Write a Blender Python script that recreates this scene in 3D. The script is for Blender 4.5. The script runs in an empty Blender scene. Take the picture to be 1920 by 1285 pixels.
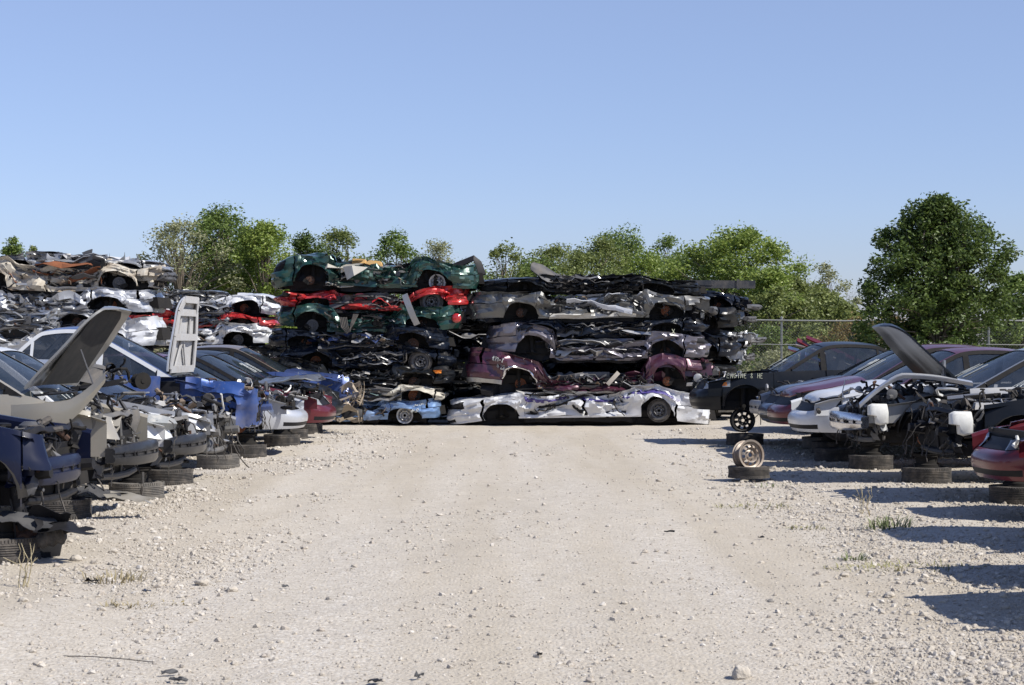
import bpy, math, random
import numpy as np
from mathutils import Vector, Matrix, noise
R = math.radians
sc = bpy.context.scene
COL = sc.collection

# ------------------------------------------------------------------ camera, sky, sun
F = 3500.0                      # focal length in photo pixels (photo is 1920 wide)
CH = 1.75                       # eye height
cam = bpy.data.objects.new('camera', bpy.data.cameras.new('camera'))
COL.objects.link(cam); sc.camera = cam
cam.location = (0, 0, CH); cam.rotation_euler = (R(90.03), 0, 0)
cam.data.sensor_width = 36; cam.data.lens = 36*F/1920; cam.data.clip_end = 3000
cam.data.dof.use_dof = True; cam.data.dof.focus_distance = 33; cam.data.dof.aperture_fstop = 9
SUN_EL, SUN_AZ = 45.5, 25         # azimuth: degrees behind the pure right-hand direction
sd = Vector((math.cos(R(SUN_EL))*math.cos(R(SUN_AZ)), -math.cos(R(SUN_EL))*math.sin(R(SUN_AZ)), math.sin(R(SUN_EL))))
w = bpy.data.worlds.new('World'); sc.world = w; w.use_nodes = True
nt = w.node_tree; bg = nt.nodes['Background']
sky = nt.nodes.new('ShaderNodeTexSky'); sky.sky_type = 'NISHITA'; sky.sun_disc = False
sky.sun_elevation = R(SUN_EL); sky.sun_rotation = math.atan2(sd.x, sd.y)
sky.altitude = 200; sky.air_density = 1.0; sky.dust_density = 0.0; sky.ozone_density = 6.0
tint = nt.nodes.new('ShaderNodeMix'); tint.data_type = 'RGBA'; tint.blend_type = 'MULTIPLY'; tint.inputs[0].default_value = 1
# clear late-summer air, slightly violet blue, staying blue down to the horizon
tcw = nt.nodes.new('ShaderNodeTexCoord'); sxw = nt.nodes.new('ShaderNodeSeparateXYZ'); nt.links.new(tcw.outputs['Generated'], sxw.inputs[0])
rw_ = nt.nodes.new('ShaderNodeValToRGB'); nt.links.new(sxw.outputs[2], rw_.inputs[0])
for k_, (p_, c_) in enumerate(((0.0, (.60, .58, .81)), (.03, (.70, .665, .84)), (.07, (.86, .775, .91)), (.13, (1.05, .87, .93)), (.19, (1.24, .965, .96)))):
    e_ = rw_.color_ramp.elements[k_] if k_ < 2 else rw_.color_ramp.elements.new(p_)
    e_.position = p_; e_.color = (*[v*.8 for v in c_], 1)
nt.links.new(rw_.outputs[0], tint.inputs[7])
nt.links.new(sky.outputs[0], tint.inputs[6]); nt.links.new(tint.outputs[2], bg.inputs[0]); bg.inputs[1].default_value = 0.138
sl = bpy.data.lights.new('sun', 'SUN'); sl.energy = 4.6; sl.angle = R(0.53); sl.color = (1, 0.955, 0.88)
so = bpy.data.objects.new('sun', sl); COL.objects.link(so); so.rotation_euler = sd.to_track_quat('Z', 'Y').to_euler()
sc.view_settings.view_transform = 'Standard'; sc.view_settings.look = 'None'
sc.view_settings.exposure = 0.36; sc.view_settings.gamma = 1
sc.render.engine = 'CYCLES'
try: sc.cycles.use_denoising = True
except Exception: pass
sc.cycles.max_bounces = 6; sc.cycles.transparent_max_bounces = 12

def gpt(px, py):                 # photo pixel on flat ground -> world
    d = CH*F/(py-641.0); return ((px-960)/F*d, d)

# ------------------------------------------------------------------ materials
MATS = {}
def newmat(name):
    m = bpy.data.materials.new(name); m.use_nodes = True
    return m, m.node_tree, m.node_tree.nodes['Principled BSDF']
def N(t, kind, **kw):
    n = t.nodes.new(kind)
    for k, v in kw.items():
        if k in n.inputs: n.inputs[k].default_value = v
        else: setattr(n, k, v)
    return n
def ramp(t, src, stops):
    r = t.nodes.new('ShaderNodeValToRGB'); e = r.color_ramp.elements
    while len(e) < len(stops): e.new(0.5)
    for i, (p, c) in enumerate(stops):
        e[i].position = p; e[i].color = (c[0], c[1], c[2], 1) if isinstance(c, tuple) else (c, c, c, 1)
    t.links.new(src, r.inputs[0]); return r
def mixc(t, fac, a, b):
    m = t.nodes.new('ShaderNodeMix'); m.data_type = 'RGBA'
    for s, v in ((m.inputs[0], fac), (m.inputs[6], a), (m.inputs[7], b)):
        if isinstance(v, tuple): s.default_value = (v[0], v[1], v[2], 1)
        elif isinstance(v, (int, float)): s.default_value = v
        else: t.links.new(v, s)
    return m.outputs[2]
def surf(name, rgb, rough=0.5, metal=0.0, coat=0.0, dirt=0.3, spec=0.5, dirtc=(0.30, 0.26, 0.21), scale=6, bump=0.0, var=0.15, bscale=60):
    """weathered surface: base colour broken by noise, blotches and specks of dirt"""
    if name in MATS: return MATS[name]
    m, t, b = newmat(name)
    tc = t.nodes.new('ShaderNodeTexCoord'); co = tc.outputs['Object']
    n1 = N(t, 'ShaderNodeTexNoise', Scale=scale, Detail=8.0, Roughness=0.65); t.links.new(co, n1.inputs['Vector'])
    n2 = N(t, 'ShaderNodeTexNoise', Scale=scale*7, Detail=4.0, Roughness=0.6); t.links.new(co, n2.inputs['Vector'])
    dark = tuple(c*(1-var) for c in rgb); lite = tuple(min(1, c*(1+var)) for c in rgb)
    base = mixc(t, n2.outputs[0], dark, lite)
    r1 = ramp(t, n1.outputs[0], [(0.42, 0.0), (0.72, dirt)])
    r2 = ramp(t, n2.outputs[0], [(0.60, 0.0), (0.70, dirt*0.8)])
    mx = t.nodes.new('ShaderNodeMath'); mx.operation = 'MAXIMUM'
    t.links.new(r1.outputs[0], mx.inputs[0]); t.links.new(r2.outputs[0], mx.inputs[1])
    ad = t.nodes.new('ShaderNodeMath'); ad.operation = 'ADD'; ad.inputs[1].default_value = dirt*0.12
    t.links.new(mx.outputs[0], ad.inputs[0])
    t.links.new(mixc(t, ad.outputs[0], base, dirtc), b.inputs['Base Color'])
    rr = t.nodes.new('ShaderNodeMath'); rr.operation = 'MULTIPLY_ADD'; rr.use_clamp = True
    t.links.new(ad.outputs[0], rr.inputs[0]); rr.inputs[1].default_value = 0.7; rr.inputs[2].default_value = rough
    t.links.new(rr.outputs[0], b.inputs['Roughness'])
    b.inputs['Metallic'].default_value = metal
    b.inputs['Specular IOR Level'].default_value = spec
    b.inputs['Coat Weight'].default_value = coat; b.inputs['Coat Roughness'].default_value = 0.08
    if bump:
        bp = N(t, 'ShaderNodeBump', Strength=1.0, Distance=bump)
        n3 = N(t, 'ShaderNodeTexNoise', Scale=bscale, Detail=4.0); t.links.new(co, n3.inputs['Vector'])
        t.links.new(n3.outputs[0], bp.inputs['Height']); t.links.new(bp.outputs[0], b.inputs['Normal'])
    MATS[name] = m; return m
def paint(name, rgb, dirt=0.28, metal=0.25): return surf('paint_'+name, rgb, 0.30, 0 if sum(rgb) < .08 else metal, 0.14 if sum(rgb) < .08 else 0.5, dirt*.5 if sum(rgb) < .08 else dirt, 0.2 if sum(rgb) < .08 else .5, scale=3.0, var=0.06)
def glass_mat(name, tint, alpha, rough=0.06, dust=0.12):
    if name in MATS: return MATS[name]
    m, t, b = newmat(name)
    tc = t.nodes.new('ShaderNodeTexCoord')
    n1 = N(t, 'ShaderNodeTexNoise', Scale=5.0, Detail=8.0, Roughness=0.7); t.links.new(tc.outputs['Object'], n1.inputs['Vector'])
    r = ramp(t, n1.outputs[0], [(0.4, 0.02), (0.75, dust)])
    t.links.new(mixc(t, r.outputs[0], tint, (0.5, 0.5, 0.48)), b.inputs['Base Color'])
    ma = t.nodes.new('ShaderNodeMath'); ma.operation = 'ADD'; ma.inputs[1].default_value = alpha; ma.use_clamp = True
    t.links.new(r.outputs[0], ma.inputs[0]); t.links.new(ma.outputs[0], b.inputs['Alpha'])
    b.inputs['Roughness'].default_value = rough; b.inputs['IOR'].default_value = 1.7
    b.inputs['Specular IOR Level'].default_value = 0.9
    MATS[name] = m; return m

BLK = surf('black_plastic', (0.012, 0.012, 0.014), 0.5, dirt=0.1, dirtc=(.10, .09, .08), spec=0.2, scale=5)
RUB = surf('tyre_rubber', (0.032, 0.031, 0.031), 0.8, dirt=0.55, dirtc=(0.22, 0.19, 0.16), scale=9, bump=0.004)
RUBD = surf('dusty_tyre_rubber', (0.10, 0.095, 0.088), 0.85, dirt=0.6, dirtc=(0.27, 0.24, 0.2), scale=9, bump=0.004)
DRK = surf('grimy_underbody', (0.018, 0.017, 0.016), 0.85, dirt=0.12, spec=0.2, dirtc=(0.12, 0.10, 0.08))
ALU = surf('dull_aluminium', (0.42, 0.42, 0.42), 0.38, 0.8, dirt=0.4)
STL = surf('grey_steel', (0.11, 0.11, 0.115), 0.5, 0.4, dirt=0.25, dirtc=(.17, .15, .12))
CHR = surf('chrome', (0.72, 0.72, 0.74), 0.16, 1.0, dirt=0.2)
RST = surf('rust', (0.24, 0.085, 0.035), 0.85, 0.1, dirt=0.5, dirtc=(0.10, 0.045, 0.03), var=0.4, bump=0.004)
RSL = surf('pale_rust', (0.36, 0.20, 0.12), 0.85, 0.1, dirt=0.5, dirtc=(0.17, 0.08, 0.05), var=0.4)
DRKR = surf('dark_rust', (.07, .035, .022), .85, .1, dirt=.5, dirtc=(.12, .07, .05), var=.4)
TRIM = surf('black_window_trim', (.012, .012, .013), .75, dirt=.06, spec=.15)
WPL = surf('white_plastic', (0.70, 0.70, 0.66), 0.45, dirt=0.3)
TAN = surf('tan_trim', (0.42, 0.33, 0.23), 0.7, dirt=0.3)
FOM = surf('yellow_foam', (0.60, 0.36, 0.12), 0.9, dirt=0.3)
LMP = surf('headlamp_lens', (0.34, 0.355, 0.35), 0.14, 0.2, 0.5, dirt=0.4, scale=14, var=.3)
AMB = surf('amber_lens', (0.75, 0.22, 0.02), 0.15, coat=0.6, dirt=0.1)
REDL = surf('red_lens', (0.45, 0.012, 0.012), 0.12, coat=0.8, dirt=0.1)
CHK = surf('chalk_marking', (0.50, 0.52, 0.50), 0.9, dirt=0.05)
CHKY = surf('pale_yellow_marking', (0.42, 0.43, 0.32), 0.9, dirt=0.05)
VIO = surf('violet_vinyl', (0.055, 0.04, 0.22), 0.4, dirt=0.15)
GLW = glass_mat('windscreen_glass', (0.02, 0.035, 0.05), 0.42)
GLS = glass_mat('side_glass', (0.012, 0.018, 0.022), 0.62, dust=0.08)
GRN = glass_mat('broken_green_glass', (0.16, 0.26, 0.22), 0.75, 0.2, 0.4)
SEAT = surf('seat_cloth', (0.10, 0.10, 0.11), 0.9, dirt=0.2)
JUNK = [BLK, DRK, STL, ALU, DRKR, RUB, WPL, surf('brown_hose', (.17, .12, .08), .7, dirt=.3)]

# ------------------------------------------------------------------ mesh builder
class MB:
    def __init__(s): s.v = []; s.f = []; s.m = []
    def add(s, vs, fs, mi=0):
        o = len(s.v); s.v += [tuple(p) for p in vs]; s.f += [tuple(i+o for i in f) for f in fs]; s.m += [mi]*len(fs)
    def box(s, c, d, rot=None, mi=0, taper=1.0, jit=0, rnd=random):
        vs = []
        for x, y, z in ((-1,-1,-1),(1,-1,-1),(1,1,-1),(-1,1,-1),(-1,-1,1),(1,-1,1),(1,1,1),(-1,1,1)):
            k = taper if z > 0 else 1
            p = Vector((x*d[0]/2*k, y*d[1]/2*k, z*d[2]/2))
            if jit: p += Vector((rnd.uniform(-jit, jit), rnd.uniform(-jit, jit), rnd.uniform(-jit, jit)))
            if rot is not None: p = rot @ p
            vs.append(p+Vector(c))
        s.add(vs, [(0,3,2,1),(4,5,6,7),(0,1,5,4),(1,2,6,5),(2,3,7,6),(3,0,4,7)], mi)
    def tube(s, pts, r, n=6, mi=0, cap=True):
        pts = [Vector(p) for p in pts]; rs = r if isinstance(r, (list, tuple)) else [r]*len(pts)
        up = Vector((0.13, 0.21, 0.97)); vs = []; fs = []
        for i, p in enumerate(pts):
            t = (pts[min(i+1, len(pts)-1)]-pts[max(i-1, 0)]).normalized()
            a = t.cross(up)
            if a.length < 0.05: a = t.cross(Vector((1, 0, 0)))
            a.normalize(); b = t.cross(a)
            for k in range(n):
                q = 2*math.pi*k/n; vs.append(p+(a*math.cos(q)+b*math.sin(q))*rs[i])
        for i in range(len(pts)-1):
            for k in range(n): fs.append((i*n+k, i*n+(k+1) % n, (i+1)*n+(k+1) % n, (i+1)*n+k))
        if cap:
            fs.append(tuple(range(n))[::-1]); fs.append(tuple(range((len(pts)-1)*n, len(pts)*n)))
        s.add(vs, fs, mi)
    def lathe(s, prof, c, axis='y', n=24, mi=0, closed=False, scale=(1, 1, 1)):
        """prof: list of (radius, offset along axis)"""
        vs = []; fs = []; m = len(prof)
        for k in range(n):
            q = 2*math.pi*k/n; cs, sn = math.cos(q), math.sin(q)
            for r, h in prof:
                p = {'y': (r*cs, h, r*sn), 'z': (r*cs, r*sn, h), 'x': (h, r*cs, r*sn)}[axis]
                vs.append((p[0]+c[0], p[1]+c[1], p[2]+c[2]))
        for k in range(n):
            for j in range(m if closed else m-1):
                j2 = (j+1) % m; k2 = (k+1) % n
                fs.append((k*m+j, k*m+j2, k2*m+j2, k2*m+j))
        s.add(vs, fs, mi)
    def grid(s, rows, mi=0, fmat=None):
        nr = len(rows); nc = len(rows[0]); vs = [p for r in rows for p in r]
        o = len(s.v); s.v += [tuple(p) for p in vs]
        for i in range(nr-1):
            for j in range(nc-1):
                a = mi if fmat is None else fmat(i, j)
                if a is None: continue
                s.f.append((o+i*nc+j, o+i*nc+j+1, o+(i+1)*nc+j+1, o+(i+1)*nc+j)); s.m.append(a)
    def slab(s, rows, nrm, th, mi=0, mi2=None):
        """sheet of real thickness: rows grid plus offset copy along nrm"""
        nr = len(rows); nc = len(rows[0]); n = Vector(nrm)*th
        r2 = [[Vector(p)+n for p in r] for r in rows]
        s.grid(rows, mi); s.grid([r[::-1] for r in r2], mi if mi2 is None else mi2)
        ed = lambda a, b: s.grid([a, b], mi)
        ed(rows[0], r2[0]); ed(rows[-1], r2[-1]); ed([r[0] for r in rows], [r[0] for r in r2]); ed([r[-1] for r in rows], [r[-1] for r in r2])
def link(name, mb, mats, parent=None, fn=None, smooth=35, rnd=None):
    me = bpy.data.meshes.new(name)
    vs = mb.v if fn is None else [tuple(fn(Vector(p))) for p in mb.v]
    me.from_pydata(vs, [], mb.f)
    if not isinstance(mats, (list, tuple)): mats = [mats]
    for m in mats: me.materials.append(m)
    me.polygons.foreach_set('material_index', [min(i, len(mats)-1) for i in mb.m])
    if smooth:
        me.polygons.foreach_set('use_smooth', [True]*len(mb.f))
        me.update()
        try: me.set_sharp_from_angle(angle=R(smooth))
        except Exception: pass
    me.update()
    o = bpy.data.objects.new(name, me); COL.objects.link(o)
    if parent is not None: o.parent = parent
    return o
def thing(name, label, cat, loc=(0, 0, 0), rz=0, group=None, rot=None):
    o = bpy.data.objects.new(name, None); COL.objects.link(o); o.location = loc
    o.rotation_euler = rot if rot else (0, 0, rz); o.empty_display_size = 0.2
    o['label'] = label; o['category'] = cat
    if group: o['group'] = group
    return o
def tag(o, label, cat, group=None):
    o['label'] = label; o['category'] = cat
    if group: o['group'] = group
    return o

# stroke lettering (chalk scrawls), unit box 1 wide x 1.5 high
FONT = {'0':[[(.5,0),(.1,.4),(.1,1.1),(.5,1.5),(.9,1.1),(.9,.4),(.5,0)]], '1':[[(.3,1.2),(.55,1.5),(.5,0)]], '2':[[(.1,1.2),(.5,1.5),(.9,1.1),(.1,0),(.95,.05)]],
 '3':[[(.1,1.4),(.8,1.4),(.4,.85),(.9,.5),(.5,0),(.1,.1)]], '4':[[(.7,0),(.75,1.5),(.05,.5),(.95,.5)]], '5':[[(.9,1.5),(.2,1.5),(.15,.9),(.8,.8),(.8,.2),(.1,0)]], '7':[[(.05,1.45),(.9,1.5),(.35,0)]],
 '8':[[(.5,.8),(.1,1.15),(.5,1.5),(.85,1.15),(.5,.8),(.1,.35),(.5,0),(.9,.35),(.5,.8)]], '9':[[(.85,1.1),(.45,.8),(.15,1.15),(.5,1.5),(.85,1.2),(.6,0)]],
 'E':[[(.9,1.5),(.15,1.45),(.1,0),(.9,0)],[(.12,.8),(.7,.8)]], 'N':[[(.1,0),(.1,1.5),(.85,0),(.9,1.5)]], 'G':[[(.9,1.3),(.5,1.5),(.1,.8),(.4,0),(.9,.3),(.9,.7),(.55,.7)]], 'I':[[(.5,0),(.5,1.5)]],
 'H':[[(.1,0),(.15,1.5)],[(.85,0),(.85,1.5)],[(.12,.75),(.85,.75)]], 'C':[[(.9,1.3),(.5,1.5),(.1,.8),(.4,0),(.9,.2)]], 'P':[[(.15,0),(.15,1.5),(.8,1.4),(.85,.9),(.15,.75)]], 'A':[[(.05,0),(.5,1.5),(.95,0)],[(.25,.55),(.75,.55)]],
 'B':[[(.15,0),(.15,1.5),(.8,1.3),(.2,.8),(.9,.45),(.15,0)]], 'O':[[(.5,0),(.05,.5),(.1,1.2),(.5,1.5),(.95,1.1),(.9,.3),(.5,0)]], 'X':[[(.05,0),(.95,1.5)],[(.05,1.5),(.95,0)]], 'Y':[[(.05,1.5),(.5,.8),(.5,0)],[(.5,.8),(.95,1.5)]],
 'M':[[(.05,0),(.1,1.5),(.5,.6),(.9,1.5),(.95,0)]], 'R':[[(.15,0),(.15,1.5),(.85,1.3),(.2,.75),(.9,0)]], 'D':[[(.15,0),(.15,1.5),(.9,1.0),(.85,.4),(.15,0)]], '&':[[(.95,0),(.2,1.2),(.5,1.5),(.7,1.2),(.1,.3),(.4,0),(.9,.5)]],
 '#':[[(.3,0),(.4,1.5)],[(.65,0),(.75,1.5)],[(.05,.5),(.95,.5)],[(.05,1),(.95,1)]], '-':[[(.2,.7),(.8,.75)]], '.':[[(.45,.6),(.55,.75)]], ' ':[]}
def strokes(txt, x0, z0, hgt, fn, r=0.007, slant=0.0, adv=0.8, seed=0, mirror=1):
    """fn(u, v) -> 3D point; returns MB of letter strokes lying on the surface"""
    mb = MB(); rn = random.Random(seed); k = hgt/1.5; u = x0
    for ch in txt:
        dz = rn.uniform(-.03, .03)*hgt
        for st in FONT.get(ch, []):
            pts = []
            for (a, b), (c, d) in zip(st[:-1], st[1:]):
                for q in range(3):
                    f = q/3; pts.append((a+(c-a)*f, b+(d-b)*f))
            pts.append(st[-1])
            P = [Vector(fn(u+mirror*(a*k*.8+b*k*slant), z0+b*k+dz)) for a, b in pts]
            mb.tube(P, r, 4)
        u += mirror*k*adv*(1.0+rn.uniform(-.08, .08))
    return mb
def lerp(a, b, t): return a+(b-a)*t
def ss(a, b, x):
    t = max(0, min(1, (x-a)/(b-a))); return t*t*(3-2*t)
def interp(x, pts):
    if x <= pts[0][0]: return pts[0][1]
    for (a, va), (b, vb) in zip(pts[:-1], pts[1:]):
        if x <= b: return lerp(va, vb, ss(a, b, x)*0.5+(x-a)/(b-a)*0.5)
    return pts[-1][1]

# ------------------------------------------------------------------ scrap clutter
def sheet(mb, o, u, v, nu=9, nv=6, amp=.05, seed=0, mi=0, th=.006, ragged=.25):
    """crumpled torn sheet of metal or plastic spanned by u and v from corner o"""
    o, u, v = Vector(o), Vector(u), Vector(v); n = u.cross(v).normalized(); rows = []
    for i in range(nu):
        r = []
        for j in range(nv):
            a = i/(nu-1); b = j/(nv-1)
            if j in (0, nv-1): b += ragged*.5*(noise.noise(Vector((a*4, seed, j)))) 
            if i in (0, nu-1): a += ragged*.4*(noise.noise(Vector((b*4, seed+5, i))))
            p = o+u*a+v*b; q = noise.turbulence(p*3.2+Vector((seed*2.3, 0, 0)), 3, True)-.5
            r.append(p+n*amp*2*q)
        rows.append(r)
    mb.slab(rows, tuple(-n), th, mi)

def junk(mb, rn, x0, x1, y0, y1, z0, z1, n, size=0.12, w=None):
    """bits of machinery: housings, pulleys, brackets and hoses; material indices follow JUNK"""
    w = w or [34, 24, 14, 7, 6, 12, 2, 1]
    for _ in range(n):
        mi = rn.choices(range(8), w)[0]; k = rn.random()
        c = Vector((rn.uniform(x0, x1), rn.uniform(y0, y1), rn.uniform(z0, z1)))
        s = size*rn.uniform(0.4, 1.4)
        rot = Matrix.Rotation(rn.uniform(0, 3), 3, 'Z') @ Matrix.Rotation(rn.gauss(0, .4), 3, 'X') @ Matrix.Rotation(rn.gauss(0, .4), 3, 'Y')
        if k < 0.22: mb.box(c, (s, s*rn.uniform(.25, .8), s*rn.uniform(.15, .6)), rot, mi, rn.uniform(.5, 1), s*.14, rn)
        elif k < 0.40:
            mb.lathe([(0, 0), (s*.45, 0), (s*.5, s*.08), (s*.5, s*.2), (s*.3, s*.26), (0, s*.26)], c, rn.choice('xyz'), 10, mi)
        elif k < 0.50:
            d = rot @ Vector((s*1.3, 0, 0)); mb.tube([c-d, c+d], s*.18, 7, mi)
        elif k < 0.80:
            p = [c]; d = Vector((rn.gauss(0, 1), rn.gauss(0, 1), rn.gauss(0, .4))).normalized()
            for _i in range(7):
                d = (d+Vector((rn.gauss(0, .5), rn.gauss(0, .5), rn.gauss(0, .45)))).normalized()
                q = p[-1]+d*s*.6; q.z = min(max(q.z, z0-.05), z1+.08)
                q.x = min(max(q.x, x0-.05), x1+.05); q.y = min(max(q.y, y0-.05), y1+.05); p.append(q)
            mb.tube(p, rn.uniform(.006, .022), 5, mi)
        else:
            L = s*rn.uniform(1, 2.4); nn = 5; a = rot @ Vector((1, 0, 0)); b = rot @ Vector((0, 1, 0))*s*.25
            rows = [[c+a*L*(i/nn-.5)+Vector((0, 0, s*rn.uniform(-.2, .2)))-b, c+a*L*(i/nn-.5)+b] for i in range(nn)]
            mb.slab(rows, (0, 0, 1), .008, 1 if mi in (3, 6) else mi)
def ribbons(mb, rn, x0, x1, y0, y1, z0, z1, n, mats, th=(.01, .03), wid=(.03, .12), dz=0.05, dirx=1.0):
    """long bent strips of torn sheet metal and trim"""
    for _ in range(n):
        L = rn.uniform(.35, 1.7); k = 9; xs = rn.uniform(x0, x1-L*.4); y = rn.uniform(y0, y1); z = rn.uniform(z0, z1)
        wd = rn.uniform(*wid); tilt = rn.uniform(-1.2, 1.2); rows = []; zz = z; yy = y
        for i in range(k):
            zz += rn.gauss(0, dz); yy += rn.gauss(0, .03); zz = min(max(zz, z0-.03), z1+.05)
            xx = min(xs+L*i/(k-1)*dirx, x1); tilt += rn.gauss(0, .35)
            d = Vector((0, math.cos(tilt)*wd/2, math.sin(tilt)*wd/2)); m = Vector((xx, yy, zz))
            rows.append([m-d, m+d*.2+Vector((0, -.01, .012)), m+d])
        mb.slab(rows, (0, .5, .86), rn.uniform(*th)*.5, rn.choice(mats))

# ------------------------------------------------------------------ wheels
def tyre_mb(r=.31, wd=.2, rim=.19, axis='y', c=(0, 0, 0), n=36):
    mb = MB(); h = wd/2
    prof = [(rim, -h*.8), (rim+.02, -h*.95), ((r+rim)/2, -h*1.03), (r-.03, -h*.95), (r-.004, -h*.75), (r, -h*.6)]
    k = 6
    for i in range(1, k):                       # tread grooves
        z = -h*.6+1.2*h*i/k
        prof += [(r, z-.006), (r-.009, z-.003), (r-.009, z+.003), (r, z+.006)]
    prof += [(r, h*.6), (r-.004, h*.75), (r-.03, h*.95), ((r+rim)/2, h*1.03), (rim+.02, h*.95), (rim, h*.8)]
    inner = [(rim+.015, h*.7), (r-.03, h*.6), (r-.02, 0), (r-.03, -h*.6), (rim+.015, -h*.7)]
    mb.lathe(prof+inner, c, axis, n, 0, closed=True)
    for q in range(n*2):                        # shoulder lugs
        a = 2*math.pi*q/(n*2)
        for sgn in (-1, 1):
            ctr = Vector(((r-.006)*math.cos(a), sgn*h*.82, (r-.006)*math.sin(a)))
            rot = Matrix.Rotation(-a, 3, 'Y')
            if axis == 'z': ctr = Vector((ctr.x, ctr.z, ctr.y)); rot = Matrix.Rotation(a, 3, 'Z'); dm = (.016, .02, wd*.16)
            else: dm = (.016, wd*.16, .02)
            mb.box(ctr+Vector(c), dm, rot, 0)
    return mb
def rim_mb(r=.19, wd=.17, holes=10, axis='y', c=(0, 0, 0), side=-1, n=40):
    """pressed steel wheel: barrel, lips and a dished disc with vent holes"""
    mb = MB(); h = wd/2; s = side
    barrel = [(r+.012, s*h), (r+.012, s*h*.94), (r-.004, s*h*.9), (r-.006, s*h*.55), (r-.035, s*h*.4), (r-.035, -s*h*.45), (r-.006, -s*h*.6), (r-.004, -s*h*.92), (r+.012, -s*h*.95), (r+.012, -s*h), (r-.012, -s*h*.93), (r-.045, -s*h*.45), (r-.045, s*h*.38), (r-.014, s*h*.6), (r-.014, s*h*.93)]
    mb.lathe(barrel, c, axis, n, 0, closed=True)
    rad = [.028, .035, .05, .075, .085, .100, .115, r-.052, r-.04]; off = [.02, .035, .035, .02, .045, .055, .05, .03, .02]
    vs = []; nn = holes*4
    for k in range(nn):
        q = 2*math.pi*k/nn
        for a, b in zip(rad, off):
            a = min(a, r-.04); h2 = s*(h*.2+b)
            p = (a*math.cos(q), h2, a*math.sin(q)) if axis == 'y' else (a*math.cos(q), a*math.sin(q), h2)
            vs.append(Vector(p)+Vector(c))
    fs = []; m = len(rad)
    for k in range(nn):
        for j in range(m-1):
            if j in (5, 6) and k % 4 in (0, 1): continue
            if j in (0,) : pass
            fs.append((k*m+j, k*m+j+1, ((k+1) % nn)*m+j+1, ((k+1) % nn)*m+j))
    mb.add(vs, fs, 0)
    for k in range(5):
        q = 2*math.pi*k/5; p = (.058*math.cos(q), s*(h*.2+.035), .058*math.sin(q))
        if axis == 'z': p = (p[0], p[2], p[1])
        mb.lathe([(0, s*.012), (.009, s*.012), (.009, -s*.01)], Vector(p)+Vector(c), axis, 8, 1)
    return mb
def disc_mb(r=.13, c=(0, 0, 0), side=-1):
    mb = MB(); s = side
    mb.lathe([(0, s*.05), (.035, s*.05), (.04, s*.03), (.075, s*.03), (.08, 0), (r, 0), (r, -s*.022), (.05, -s*.03), (.05, -s*.12), (0, -s*.12)], c, 'y', 28, 0)
    for k in range(5):
        q = 2*math.pi*k/5; mb.lathe([(0, s*.06), (.007, s*.06), (.007, 0)], (c[0]+.057*math.cos(q), c[1]+s*.03, c[2]+.057*math.sin(q)), 'y', 6, 1)
    mb.box((c[0]+r*.75, c[1]-s*.01, c[2]+r*.3), (.09, .1, .15), Matrix.Rotation(.3, 3, 'Y'), 2, .8)
    return mb
def loose_tyre(px, py, label, r=.31, wd=.19, mat=None, tilt=(0, 0, 0), group='loose tyres lying under the cars', dz=0, xy=None):
    x, y = xy if xy else gpt(px, py)
    o = link('tyre', tyre_mb(r, wd, r*.62, 'z'), mat or RUB); o.location = (x, y, wd/2+.004+dz); o.rotation_euler = tilt
    return tag(o, label, 'tyre', group)

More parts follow.
